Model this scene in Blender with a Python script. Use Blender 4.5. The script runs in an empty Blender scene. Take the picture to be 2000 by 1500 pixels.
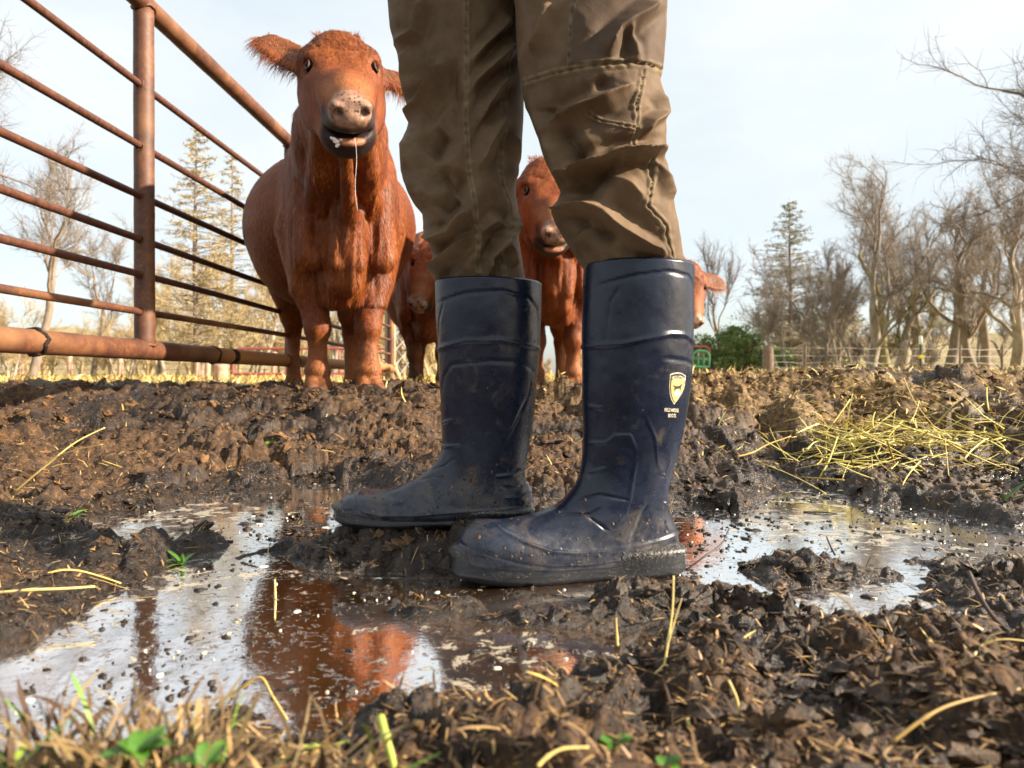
import bpy, math, random
import numpy as np
from mathutils import Vector, Matrix
SC = bpy.context.scene
COL = SC.collection
rng = np.random.default_rng(7)
random.seed(7)
PI = math.pi
F = 1450.0          # focal length in photo pixels (2000 wide)
CAMH = 0.256

def P(px, py, d):
    """point at depth d metres seen at photo position px, py"""
    return np.array([(px - 1000.0) / F * d, d, CAMH - (py - 740.0) / F * d])

# ---------------------------------------------------------------- noise
def _hash(ix, iy, iz, seed=0):
    h = (ix.astype(np.int64) * 374761393 + iy.astype(np.int64) * 668265263 + iz.astype(np.int64) * 2147483647 + seed * 1274126177) & 0xFFFFFFFF
    h = ((h ^ (h >> 13)) * 1274126177) & 0xFFFFFFFF
    h = ((h ^ (h >> 16)) * 2246822519) & 0xFFFFFFFF
    return ((h ^ (h >> 13)) & 0xFFFFFF).astype(np.float32) / 16777215.0

def vnoise(x, y, z=None, seed=0):
    """smooth value noise in -1..1"""
    x = np.asarray(x, dtype=np.float64); y = np.asarray(y, dtype=np.float64)
    xi = np.floor(x); yi = np.floor(y)
    fx = (x - xi); fy = (y - yi)
    ux = fx * fx * fx * (fx * (fx * 6 - 15) + 10); uy = fy * fy * fy * (fy * (fy * 6 - 15) + 10)
    if z is None:
        z0 = np.zeros_like(xi)
        a = _hash(xi, yi, z0, seed); b = _hash(xi + 1, yi, z0, seed)
        c = _hash(xi, yi + 1, z0, seed); d = _hash(xi + 1, yi + 1, z0, seed)
        v = (a * (1 - ux) + b * ux) * (1 - uy) + (c * (1 - ux) + d * ux) * uy
        return v * 2 - 1
    z = np.asarray(z, dtype=np.float64)
    zi = np.floor(z); fz = z - zi; uz = fz * fz * (3 - 2 * fz)
    out = 0
    for dz, wz in ((0, 1 - uz), (1, uz)):
        a = _hash(xi, yi, zi + dz, seed); b = _hash(xi + 1, yi, zi + dz, seed)
        c = _hash(xi, yi + 1, zi + dz, seed); d = _hash(xi + 1, yi + 1, zi + dz, seed)
        out = out + wz * ((a * (1 - ux) + b * ux) * (1 - uy) + (c * (1 - ux) + d * ux) * uy)
    return out * 2 - 1

def fbm(x, y, z=None, octv=4, seed=0, gain=0.5):
    s = 0; a = 1.0; n = 0
    for o in range(octv):
        k = 2.03 ** o
        s = s + a * vnoise(x * k + 11.3 * o, y * k - 7.7 * o, None if z is None else z * k + 3.1 * o, seed + o)
        n += a; a *= gain
    return s / n

def worley(x, y, seed=0):
    """distance to nearest jittered feature point (cells of size 1) and its id"""
    xi = np.floor(x); yi = np.floor(y)
    best = np.full(x.shape, 9.0, dtype=np.float32); idv = np.zeros(x.shape, dtype=np.float32)
    z0 = np.zeros_like(xi)
    for dx in (-1, 0, 1):
        for dy in (-1, 0, 1):
            cx = xi + dx; cy = yi + dy
            px = cx + _hash(cx, cy, z0, seed + 1); py = cy + _hash(cx, cy, z0, seed + 2)
            d = (px - x) ** 2 + (py - y) ** 2
            m = d < best
            best = np.where(m, d, best); idv = np.where(m, _hash(cx, cy, z0, seed + 3), idv)
    return np.sqrt(best), idv

def sstep(a, b, x):
    t = np.clip((x - a) / (b - a), 0, 1)
    return t * t * (3 - 2 * t)

def seg_dist(px, py, poly, closed=False):
    """unsigned distance, signed side, parameter 0..1 to a polyline in 2D"""
    pts = np.asarray(poly, dtype=np.float64)
    if closed: pts = np.vstack([pts, pts[:1]])
    best = np.full(np.shape(px), 1e9); side = np.zeros(np.shape(px)); par = np.zeros(np.shape(px))
    L = np.hypot(*(pts[1:] - pts[:-1]).T); tot = L.sum(); acc = 0
    for (a, b, l) in zip(pts[:-1], pts[1:], L):
        if l < 1e-9: continue
        ex, ey = (b - a) / l
        t = np.clip((px - a[0]) * ex + (py - a[1]) * ey, 0, l)
        dx = px - a[0] - ex * t; dy = py - a[1] - ey * t
        d = np.hypot(dx, dy); m = d < best
        best = np.where(m, d, best)
        side = np.where(m, np.sign(ex * (py - a[1]) - ey * (px - a[0])), side)
        par = np.where(m, (acc + t) / tot, par)
        acc += l
    return best, side, par

def inside(px, py, poly):
    pts = np.asarray(poly, dtype=np.float64)
    r = np.zeros(np.shape(px), dtype=bool)
    n = len(pts)
    for i in range(n):
        x1, y1 = pts[i]; x2, y2 = pts[(i + 1) % n]
        if abs(y2 - y1) < 1e-12: continue
        c = ((y1 > py) != (y2 > py)) & (px < (x2 - x1) * (py - y1) / (y2 - y1) + x1)
        r ^= c
    return r

def crom(keys, n):
    """Catmull-Rom through rows of keys, n samples (uniform in key index)"""
    K = np.asarray(keys, dtype=np.float64); m = len(K)
    t = np.linspace(0, m - 1, n); i = np.minimum(t.astype(int), m - 2); f = (t - i)[:, None]
    p0 = K[np.maximum(i - 1, 0)]; p1 = K[i]; p2 = K[i + 1]; p3 = K[np.minimum(i + 2, m - 1)]
    return 0.5 * ((2 * p1) + (-p0 + p2) * f + (2 * p0 - 5 * p1 + 4 * p2 - p3) * f ** 2 + (-p0 + 3 * p1 - 3 * p2 + p3) * f ** 3)

# ---------------------------------------------------------------- mesh helpers
def mesh_np(name, V, Fc, mat=None, smooth=True, parent=None, attrs=None):
    """V (n,3); Fc (m,3) or (m,4) int array, or a list of such arrays"""
    me = bpy.data.meshes.new(name)
    V = np.asarray(V, dtype=np.float32)
    fl = Fc if isinstance(Fc, list) else [Fc]
    fl = [np.asarray(f, dtype=np.int32) for f in fl if len(f)]
    me.vertices.add(len(V)); me.vertices.foreach_set('co', V.ravel())
    nl = sum(f.size for f in fl); nf = sum(len(f) for f in fl)
    me.loops.add(nl); me.polygons.add(nf)
    me.loops.foreach_set('vertex_index', np.concatenate([f.ravel() for f in fl]))
    st = []; o = 0
    for f in fl:
        st.append(o + np.arange(len(f)) * f.shape[1]); o += f.size
    me.polygons.foreach_set('loop_start', np.concatenate(st).astype(np.int32))
    me.update(calc_edges=True)
    me.polygons.foreach_set('use_smooth', np.full(nf, smooth))
    if attrs:
        for k, a in attrs.items():
            at = me.attributes.new(k, 'FLOAT', 'POINT'); at.data.foreach_set('value', np.asarray(a, dtype=np.float32).ravel())
    me.validate()
    if mat: me.materials.append(mat)
    o = bpy.data.objects.new(name, me); COL.objects.link(o)
    if parent: o.parent = parent
    return o

def grid_faces(nr, nc, wrap=False):
    r = np.arange(nr - 1)[:, None]; c = np.arange(nc if wrap else nc - 1)[None, :]
    c2 = (c + 1) % nc
    a = r * nc + c; b = r * nc + c2; d = (r + 1) * nc + c; e = (r + 1) * nc + c2
    return np.stack([a, b, e, d], -1).reshape(-1, 4)

class MB:
    """collects pieces into one mesh"""
    def __init__(s): s.v = []; s.q = []; s.t = []; s.n = 0; s.a = []
    def add(s, V, q=None, t=None, a=0.0):
        V = np.asarray(V, dtype=np.float64).reshape(-1, 3)
        s.v.append(V)
        if q is not None and len(q): s.q.append(np.asarray(q) + s.n)
        if t is not None and len(t): s.t.append(np.asarray(t) + s.n)
        s.a.append(np.full(len(V), a) if np.isscalar(a) else np.asarray(a)); s.n += len(V)
    def tube(s, pts, rad, sides=8, caps=True, a=0.0, squash=None):
        pts = np.asarray(pts, dtype=np.float64); n = len(pts)
        rad = np.full(n, rad) if np.isscalar(rad) else np.asarray(rad)
        T = np.gradient(pts, axis=0); T /= np.linalg.norm(T, axis=1)[:, None] + 1e-12
        up = np.array([0, 0, 1.0]) if abs(T[0][2]) < 0.9 else np.array([1.0, 0, 0])
        U = np.cross(T[0], up); U /= np.linalg.norm(U)
        ang = np.arange(sides) / sides * 2 * PI
        rings = []
        for i in range(n):
            U = U - T[i] * np.dot(U, T[i]); U /= np.linalg.norm(U) + 1e-12
            W = np.cross(T[i], U)
            rings.append(pts[i] + rad[i] * (np.cos(ang)[:, None] * U + np.sin(ang)[:, None] * W * (squash or 1)))
        q = grid_faces(n, sides, True)
        base = np.vstack(rings)
        if caps:
            base = np.vstack([base, pts[:1], pts[-1:]])
            k = n * sides; j = np.arange(sides); j2 = (j + 1) % sides
            t = np.vstack([np.stack([j2, j, np.full(sides, k)], 1), np.stack([(n - 1) * sides + j, (n - 1) * sides + j2, np.full(sides, k + 1)], 1)])
            s.add(base, q, t, a)
        else: s.add(base, q, None, a)
    def box(s, c, sz, rot=0.0, a=0.0):
        x, y, z = np.array(sz) / 2
        V = np.array([[i * x, j * y, k * z] for i in (-1, 1) for j in (-1, 1) for k in (-1, 1)], dtype=float)
        cs, sn = math.cos(rot), math.sin(rot)
        V = np.stack([V[:, 0] * cs - V[:, 1] * sn, V[:, 0] * sn + V[:, 1] * cs, V[:, 2]], 1) + np.array(c)
        s.add(V, [[0, 1, 3, 2], [4, 6, 7, 5], [0, 4, 5, 1], [2, 3, 7, 6], [0, 2, 6, 4], [1, 5, 7, 3]], None, a)
    def build(s, name, mat, parent=None, smooth=True, origin=None, attr='v'):
        V = np.vstack(s.v)
        if origin is not None: V = V - np.asarray(origin)
        f = []
        if s.q: f.append(np.vstack(s.q))
        if s.t: f.append(np.vstack(s.t))
        return mesh_np(name, V, f, mat, smooth, parent, {attr: np.concatenate(s.a)})

def tag(o, label=None, cat=None, group=None, kind=None):
    if label: o['label'] = label
    if cat: o['category'] = cat
    if group: o['group'] = group
    if kind: o['kind'] = kind
    return o

def empty(name, loc, label, cat, group=None, rz=0.0):
    o = bpy.data.objects.new(name, None); COL.objects.link(o)
    o.location = loc; o.rotation_euler = (0, 0, rz); o.empty_display_size = 0.1
    return tag(o, label, cat, group)

def bevel(o, w=0.002, seg=2):
    m = o.modifiers.new('b', 'BEVEL'); m.width = w; m.segments = seg; m.limit_method = 'ANGLE'

# ---------------------------------------------------------------- material helpers
class NT:
    def __init__(s, name):
        s.m = bpy.data.materials.new(name); s.m.use_nodes = True
        s.nt = s.m.node_tree; s.n = s.nt.nodes; s.l = s.nt.links
        s.b = s.n['Principled BSDF']; s.o = s.n['Material Output']
    def new(s, t, **kw):
        n = s.n.new(t)
        for k, v in kw.items():
            if k.startswith('i_'):
                key = k[2:]; key = int(key) if key.isdigit() else key.replace('_', ' ')
                s.put(n.inputs[key], v)
            else: setattr(n, k, v)
        return n
    def put(s, sock, v):
        if isinstance(v, bpy.types.NodeSocket): s.l.new(v, sock)
        else:
            if hasattr(sock.default_value, '__len__') and not hasattr(v, '__len__'): v = (v, v, v)
            if hasattr(sock.default_value, '__len__') and len(sock.default_value) == 4 and len(v) == 3: v = (*v, 1)
            sock.default_value = v
    def coord(s, scale=(1, 1, 1), kind='Object', rot=(0, 0, 0)):
        c = s.new('ShaderNodeTexCoord'); m = s.new('ShaderNodeMapping')
        s.l.new(c.outputs[kind], m.inputs[0]); m.inputs['Scale'].default_value = scale; m.inputs['Rotation'].default_value = rot
        return m.outputs[0]
    def noise(s, scale, detail=4, rough=0.5, vec=None, dist=0.0):
        n = s.new('ShaderNodeTexNoise'); n.inputs['Scale'].default_value = scale; n.inputs['Detail'].default_value = detail
        n.inputs['Roughness'].default_value = rough; n.inputs['Distortion'].default_value = dist
        if vec is not None: s.l.new(vec, n.inputs['Vector'])
        return n.outputs[0]
    def ramp(s, fac, stops):
        r = s.new('ShaderNodeValToRGB'); s.l.new(fac, r.inputs[0]); e = r.color_ramp.elements
        while len(e) < len(stops): e.new(0.5)
        for k, (p, c) in enumerate(stops):
            e[k].position = p
            if not hasattr(c, '__len__'): c = (c, c, c)
            e[k].color = (*c, 1)
        return r.outputs[0]
    def mix(s, f, a, b, mode='MIX'):
        n = s.new('ShaderNodeMix', data_type='RGBA', blend_type=mode)
        s.put(n.inputs[0], f); s.put(n.inputs[6], a); s.put(n.inputs[7], b)
        return n.outputs[2]
    def math(s, op, a, b=0.0, c=None, clamp=False):
        n = s.new('ShaderNodeMath', operation=op); n.use_clamp = clamp; s.put(n.inputs[0], a); s.put(n.inputs[1], b)
        if c is not None: s.put(n.inputs[2], c)
        return n.outputs[0]
    def attr(s, name):
        return s.new('ShaderNodeAttribute', attribute_name=name).outputs['Fac']
    def bump(s, h, strength=0.5, dist=0.01, normal=None):
        n = s.new('ShaderNodeBump'); s.l.new(h, n.inputs['Height']); n.inputs['Strength'].default_value = strength; n.inputs['Distance'].default_value = dist
        if normal is not None: s.l.new(normal, n.inputs['Normal'])
        return n.outputs[0]
    def set(s, **kw):
        for k, v in kw.items():
            s.put(s.b.inputs[k.replace('_', ' ')], v)
        return s

def simple(name, col, rough=0.6, var=0.3, scale=20, bump=0.2, bdist=0.005, metal=0.0, spec=0.5):
    t = NT(name); v = t.coord()
    n = t.noise(scale, 5, 0.6, v)
    c = np.array(col)
    t.set(Base_Color=t.ramp(n, [(0.25, tuple(c * (1 - var))), (0.75, tuple(np.minimum(c * (1 + var), 1)))]), Roughness=rough, Metallic=metal)
    t.b.inputs['Specular IOR Level'].default_value = spec
    if bump: t.set(Normal=t.bump(t.noise(scale * 3, 4, 0.6, v), bump, bdist))
    return t.m
# ---------------------------------------------------------------- camera, light, sky
cam = bpy.data.cameras.new('camera'); camo = bpy.data.objects.new('camera', cam); COL.objects.link(camo)
camo.location = (0, 0, CAMH); camo.rotation_euler = (PI / 2 - math.atan(10 / F), 0, 0)
cam.sensor_width = 36; cam.lens = F / 2000 * 36; cam.clip_start = 0.02; cam.clip_end = 3000
cam.dof.use_dof = True; cam.dof.focus_distance = 1.3; cam.dof.aperture_fstop = 7.5
SC.camera = camo
SC.view_settings.view_transform = 'Standard'; SC.view_settings.look = 'None'
SC.view_settings.gamma = 1.0; SC.view_settings.exposure = 1.55
SC.cycles.use_denoising = True
SC.cycles.max_bounces = 6

SUNV = np.array([0.93, -0.16, 0.46]); SUNV /= np.linalg.norm(SUNV)
elev = math.asin(SUNV[2]); az = math.atan2(SUNV[0], SUNV[1])
sun = bpy.data.lights.new('sun', 'SUN'); sun.energy = 5.0; sun.angle = math.radians(1.0); sun.color = (1.0, 0.86, 0.68)
suno = bpy.data.objects.new('sun', sun); COL.objects.link(suno)
suno.rotation_euler = Vector(SUNV).to_track_quat('Z', 'Y').to_euler()
w = bpy.data.worlds.new('World'); SC.world = w; w.use_nodes = True
wn = w.node_tree.nodes; wl = w.node_tree.links
bg = wn['Background']; sky = wn.new('ShaderNodeTexSky'); sky.sky_type = 'NISHITA'; sky.sun_disc = False
sky.sun_elevation = elev; sky.sun_rotation = az; sky.air_density = 1.0; sky.dust_density = 2.5; sky.ozone_density = 1.0
# thin high overcast: pale cloud sheet over the blue, thinner low on the horizon
tc = wn.new('ShaderNodeTexCoord'); mp = wn.new('ShaderNodeMapping'); mp.inputs['Scale'].default_value = (1.2, 1.2, 3.0)
wl.new(tc.outputs['Generated'], mp.inputs[0])
nz = wn.new('ShaderNodeTexNoise'); nz.inputs['Scale'].default_value = 1.6; nz.inputs['Detail'].default_value = 6; nz.inputs['Roughness'].default_value = 0.55; nz.inputs['Distortion'].default_value = 0.5
wl.new(mp.outputs[0], nz.inputs['Vector'])
cr = wn.new('ShaderNodeValToRGB'); cr.color_ramp.elements[0].position = 0.28; cr.color_ramp.elements[0].color = (0.72, 0.72, 0.72, 1)
cr.color_ramp.elements[1].position = 0.6; cr.color_ramp.elements[1].color = (1, 1, 1, 1)
wl.new(nz.outputs[0], cr.inputs[0])
sx = wn.new('ShaderNodeSeparateXYZ'); wl.new(tc.outputs['Generated'], sx.inputs[0])
hr = wn.new('ShaderNodeMapRange'); hr.inputs[1].default_value = 0.02; hr.inputs[2].default_value = 0.22; hr.inputs[3].default_value = 0.45; hr.inputs[4].default_value = 1.0
wl.new(sx.outputs[2], hr.inputs[0])
ml = wn.new('ShaderNodeMath'); ml.operation = 'MULTIPLY'; wl.new(cr.outputs[0], ml.inputs[0]); wl.new(hr.outputs[0], ml.inputs[1])
nz2 = wn.new('ShaderNodeTexNoise'); nz2.inputs['Scale'].default_value = 2.4; nz2.inputs['Detail'].default_value = 5; wl.new(mp.outputs[0], nz2.inputs['Vector'])
cc = wn.new('ShaderNodeValToRGB'); cc.color_ramp.elements[0].position = 0.35; cc.color_ramp.elements[0].color = (2.95, 3.25, 3.35, 1)
cc.color_ramp.elements[1].position = 0.65; cc.color_ramp.elements[1].color = (3.45, 3.6, 3.66, 1)
wl.new(nz2.outputs[0], cc.inputs[0])
mx = wn.new('ShaderNodeMix'); mx.data_type = 'RGBA'
wl.new(ml.outputs[0], mx.inputs[0]); wl.new(sky.outputs[0], mx.inputs[6]); wl.new(cc.outputs[0], mx.inputs[7])
wl.new(mx.outputs[2], bg.inputs[0]); bg.inputs[1].default_value = 0.1
# ---------------------------------------------------------------- ground
def G(px, py):
    d = CAMH * F / (py - 740.0)
    return ((px - 1000.0) / F * d, d)
def GP(lst): return [G(*p) for p in lst]
WATER = [GP(p) for p in (
 [(150,1075),(215,1010),(330,985),(430,962),(560,950),(690,940),(760,950),(830,985),(900,1010),(1080,1010),(1200,1080),(1330,1020),(1330,1170),(1260,1270),(1180,1300),(1120,1335),(1020,1300),(940,1330),(860,1365),(780,1372),(700,1400),(600,1425),(420,1400),(260,1385),(120,1430),(-120,1470),(-160,1300),(0,1262),(80,1240),(215,1190),(280,1150),(255,1105),(190,1100)],
 [(60,1120),(70,1050),(150,1030),(210,1060),(170,1110)],
 [(1300,1030),(1350,985),(1440,1003),(1500,975),(1440,935),(1430,905),(1500,890),(1560,905),(1600,950),(1660,985),(1780,985),(1900,1010),(2020,1040),(2150,1060),(2150,1125),(1990,1112),(1890,1100),(1850,1060),(1760,1040),(1705,1052),(1640,1092),(1560,1090),(1490,1105),(1445,1165),(1330,1160)],
 [(1790,925),(1830,900),(1930,905),(2030,915),(2030,950),(1920,955),(1840,945)],
 [(1640,1165),(1700,1155),(1790,1162),(1800,1185),(1720,1190),(1640,1185)],
 [(1560,905),(1640,880),(1700,890),(1760,925),(1700,950),(1610,935)],
)]
ISL = [  # mud islands: px, py, radius x, radius y(depth), height
 (690,1040,0.10,0.06,0.010),(590,1025,0.07,0.06,0.020),(850,1105,0.05,0.05,0.018),
 (395,1068,0.055,0.04,0.034),(350,1080,0.05,0.045,0.026),(200,1078,0.07,0.05,0.028),(270,1105,0.06,0.04,0.012),
 (775,1185,0.045,0.045,0.032),(735,1165,0.03,0.03,0.020),(850,1205,0.045,0.03,0.020),(1225,1190,0.055,0.035,0.028),(1130,1222,0.08,0.022,0.020),(1010,1212,0.05,0.02,0.016),(930,1195,0.03,0.018,0.014),
 (640,1130,0.022,0.014,0.022),(560,1060,0.04,0.03,0.018),(300,1095,0.04,0.025,0.018),(620,1075,0.05,0.025,0.018),(1470,1035,0.05,0.05,0.018),(1400,1050,0.04,0.03,0.006),(790,1255,0.06,0.02,0.004),
 (960,1075,0.13,0.08,0.02),(1120,1168,0.09,0.022,0.010),(1010,1160,0.05,0.02,0.008),(1490,955,0.09,0.07,0.028),(760,1010,0.09,0.06,0.02),
]
def water_sdf(x, y):
    """metres, positive on land"""
    wx = x + 0.030 * fbm(x * 9, y * 9, octv=3, seed=50); wy = y + 0.045 * fbm(x * 9 + 5, y * 7, octv=3, seed=60)
    sd = np.full(np.shape(x), 9.0)
    for poly in WATER:
        d, _, _ = seg_dist(wx, wy, poly, True)
        sd = np.minimum(sd, np.where(inside(wx, wy, poly), -d, d))
    return sd
def base_h(x, y):
    """smooth terrain without clods"""
    sd = water_sdf(x, y)
    far = sstep(1.55, 3.1, y + 0.12 * x * 0)
    z = np.where(sd > 0, 0.004 + 0.026 * (1 - np.exp(-np.maximum(sd, 0) / 0.05)), np.maximum(sd * 0.30, -0.03))
    z = z + far * (0.146 + 0.074 * sstep(0.0, 1.3, x))
    z = z + sstep(1.2, 1.9, y) * 0.02 * np.clip(sd, 0, 1)
    # near bank rises to the right
    z = z + 0.02 * sstep(0.02, 0.25, sd) * (1 - sstep(0.7, 1.3, y)) * sstep(-0.1, 0.4, x)
    z = z + 0.035 * sstep(-0.55, -1.3, x) * sstep(0.0, 0.1, sd) * (1 - sstep(1.5, 2.4, y))
    for (px, py, rx, ry, h) in ISL:
        cx, cy = G(px, py)
        q = ((x - cx) / rx) ** 2 + ((y - cy) / ry) ** 2
        z = z + np.where(y < 3, (h + 0.016) * np.exp(-q * 1.1), 0)
    z = np.where(y < 3, np.maximum(z, 0.075 * np.exp(-(((x + 0.12) / 0.25) ** 2 + ((y - 1.065) / 0.10) ** 2) ** 2) - 0.018), z)
    # gentle far relief
    z = z + sstep(5, 40, y) * 0.10 * fbm(x * 0.08, y * 0.08, octv=3, seed=5)
    z = z + sstep(14, 60, y) * 0.35 + sstep(60, 500, y) * 2.0
    return z, sd
def clods(x, y, sd, zb):
    wx = x + 0.012 * fbm(x * 22, y * 22, octv=2, seed=1) + 0.0045 * fbm(x * 85, y * 85, octv=2, seed=41); wy = y + 0.012 * fbm(x * 22 + 9, y * 22, octv=2, seed=2) + 0.0045 * fbm(x * 85, y * 85, octv=2, seed=43)
    land = np.maximum(sstep(-0.03, 0.05, sd), sstep(0.0, 0.014, zb))
    amp = 0.25 + 0.75 * land; amp = amp * (1 - 0.35 * (1 - sstep(0.012, 0.035, zb)))
    near = 1 - sstep(2.5, 6.5, y) * 0.45
    h = 0.0; 
    h = h + 0.030 * land * fbm(x * 6.0, y * 6.0, octv=3, seed=11) * near
    h = h + 0.040 * sstep(1.7, 2.4, y) * fbm(x * 2.4, y * 3.2, octv=3, seed=15) * near * (1 - sstep(4.5, 9, y) * 0.6)
    patch = sstep(-0.25, 0.35, fbm(x * 6, y * 6, octv=2, seed=21))
    d1, i1 = worley(wx * 17, wy * 17, 3)
    h = h + amp * patch * 0.0240 * (0.15 + i1) * np.clip(1 - (d1 * 1.1) ** 2, 0, 1) ** 0.75 * near
    patch2 = sstep(-0.3, 0.3, fbm(x * 9 + 3, y * 9, octv=2, seed=25))
    d2, i2 = worley(wx * 42 + 3, wy * 42, 8)
    h = h + amp * 0.0105 * (0.1 + 1.2 * i2 * i2) * np.clip(1 - (d2 * 1.15) ** 2, 0, 1) * near * (0.6 + 0.9 * patch2)
    d3, i3 = worley(wx * 95, wy * 95 + 2, 13)
    fine = 1 - sstep(1.6, 3.2, y)
    dome3 = np.clip(1 - d3 * 1.1, 0, 1)
    h = h + amp * 0.0068 * (0.1 + i3) * np.clip(1 - (d3 * 1.15) ** 2, 0, 1) * 0.7 * (0.3 + 0.7 * fine)
    h = h + amp * 0.0085 * (np.minimum(np.abs(fbm(x * 33, y * 33, octv=2, seed=61)) * 2.0, 1) - 0.5) * (0.4 + 0.6 * fine)
    h = h + amp * 0.0036 * (np.minimum(np.abs(vnoise(x * 95 + 3, y * 95, seed=66)) * 1.7, 1) - 0.5) * fine
    d0, i0 = worley(wx * 8 + 7, wy * 9, 33)
    h = h + land * (0.018 + 0.030 * sstep(1.5, 2.2, y)) * (i0 * 1.3 - 0.2) * np.clip(1 - (d0 * 1.1) ** 2, 0, 1) * near * (1 - 0.6 * sstep(4, 8, y)) - land * 0.010
    h = h + amp * 0.0016 * fbm(x * 190, y * 190, octv=2, seed=31) * fine
    big = np.clip(1 - d1 * 1.15, 0, 1) * patch
    return h - amp * 0.0135, big, np.clip(1 - d2, 0, 1), i2
BOOTS_FLAT = []   # (x, y, z, r) pressed hollows under the boots
def ground_z(x, y):
    x = np.atleast_1d(np.asarray(x, dtype=float)); y = np.atleast_1d(np.asarray(y, dtype=float))
    z, sd = base_h(x, y); c, _, _, _ = clods(x, y, sd, z)
    return z + c
def ys():
    r = list(np.linspace(-6, 0.1, 24)) + list(np.arange(0.16, 0.34, 0.02))
    y = 0.34
    while y < 2.8: r.append(y); y += max(0.0027, 0.0036 * y)
    while y < 6: r.append(y); y += 0.0072 * y
    while y < 700: r.append(y); y += 0.03 * y
    return np.array(r)
Yr = ys(); NC = 1080
U = np.linspace(-1, 1, NC); U = 0.25 * U + 0.75 * U ** 5
HW = 4.0 + 1.3 * np.maximum(Yr, 0)
GX = U[None, :] * HW[:, None]; GY = np.repeat(Yr[:, None], NC, 1)
gz, gsd = base_h(GX, GY)
gc, gbig, gd2, gid = clods(GX, GY, gsd, gz)
# keep the clod relief only where the mesh is fine enough to carry it
cell = np.abs(np.gradient(GX, axis=1))
gc = gc * (1 - sstep(0.02, 0.12, cell) * 0.8)
GZ = gz + gc
for (bx, by, bz, r) in [(*G(960,1000), 0, 0)]: pass
# wetness: 1 at the water line, 0 on crumbly dry tops
wet = np.maximum(np.clip(1.2 - GZ / 0.022, 0, 1), 0.95 - 1.25 * sstep(0.03, 0.22, gsd + 0.06 * fbm(GX * 5, GY * 5, octv=2, seed=72))) * (1 - sstep(2.0, 2.8, GY)); wet = np.clip(wet, 0, 1)
wet = np.maximum(wet, sstep(0.05, 0.4, fbm(GX * 1.6, GY * 2.2, octv=3, seed=77)) * sstep(1.5, 1.9, GY) * (1 - sstep(2.6, 5.0, GY)) * 0.8)
wet = np.maximum(wet, sstep(0.12, 0.3, fbm(GX * 1.1 + 4, GY * 1.4, octv=3, seed=79)) * (1 - sstep(7, 10, GY)) * 0.7 * sstep(2.5, 3, GY))
wet = np.maximum(wet, 0.85 * sstep(-0.12, 0.22, fbm(GX * 2.1 + 3, GY * 2.6, octv=3, seed=83)) * sstep(1.5, 1.75, GY) * (1 - sstep(2.9, 3.6, GY)) * sstep(-1.4, -0.5, GX))
strawy = np.clip(sstep(2.2, 3.6, GY + 0.5 * np.clip(GX, -1, 1.2) + 0.8 * fbm(GX * 1.5, GY * 1.5, octv=3, seed=91) + 0.25 * np.clip(GX, -1, 1)) * (0.35 + 0.65 * sstep(-0.3, 0.3, fbm(GX * 3, GY * 3, octv=3, seed=95))), 0, 1)
strawy = np.maximum(strawy, sstep(7, 11, GY))

t = NT('mud_and_grass_ground'); v = t.coord()
aw = t.attr('wet'); ast = t.attr('straw'); acl = t.attr('clod'); afar = t.attr('far')
n1 = t.noise(14, 6, 0.65, v); n2 = t.noise(160, 4, 0.6, v); n3 = t.noise(3.0, 4, 0.6, v); n4 = t.noise(55, 5, 0.6, v)
n5 = t.math('ADD', t.math('MULTIPLY', n4, 0.55), t.math('MULTIPLY', t.noise(210, 3, 0.6, v), 0.45))
dry = t.ramp(n5, [(0.34, (0.0119, 0.0062, 0.0031)), (0.46, (0.0407, 0.0201, 0.0077)), (0.55, (0.0976, 0.0453, 0.0140)), (0.66, (0.2290, 0.1176, 0.0373))])
wetc = t.ramp(n5, [(0.36, (0.0052, 0.0029, 0.0018)), (0.52, (0.0190, 0.0107, 0.0057)), (0.66, (0.0561, 0.0330, 0.0150))])
wf = t.math('ADD', aw, t.math('MULTIPLY', t.math('SUBTRACT', n1, 0.5), 1.5), clamp=True)
mud = t.mix(wf, dry, wetc)
strc = t.ramp(t.noise(70, 6, 0.75, v, 0.8), [(0.34, (0.025, 0.013, 0.006)), (0.48, (0.13, 0.070, 0.022)), (0.60, (0.36, 0.22, 0.06)), (0.75, (0.50, 0.37, 0.10))])
sf = t.math('ADD', ast, t.math('MULTIPLY', t.math('SUBTRACT', n4, 0.52), 1.6), clamp=True)
sf = t.math('MULTIPLY', sf, ast, clamp=True)
c1 = t.mix(sf, mud, strc)
grassf = t.ramp(t.noise(0.35, 5, 0.6, v), [(0.35, (0.50, 0.40, 0.13)), (0.6, (0.40, 0.34, 0.12)), (0.75, (0.20, 0.22, 0.07))])
c2 = t.mix(afar, c1, grassf)
t.set(Base_Color=c2)
rr = t.mix(wf, (0.85,) * 3, t.ramp(n2, [(0.38, 0.10), (0.62, 0.40)]))
t.set(Roughness=t.mix(sf, rr, (0.8,) * 3))
t.b.inputs['Specular IOR Level'].default_value = 0.55
b1 = t.bump(t.noise(110, 6, 0.75, v, 0.8), 0.9, 0.0055); b2 = t.bump(t.noise(380, 4, 0.7, v), 0.8, 0.0018, b1)
t.set(Normal=b2)
MUD = t.m
V = np.stack([GX, GY, GZ], -1).reshape(-1, 3)
ground = mesh_np('ground', V, grid_faces(len(Yr), NC), MUD, True, None,
                 {'wet': wet, 'straw': strawy, 'clod': gd2, 'far': sstep(8, 14, GY)})
tag(ground, 'churned brown barnyard mud running back to yellow pasture', 'ground', kind='structure')
del ground

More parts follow.
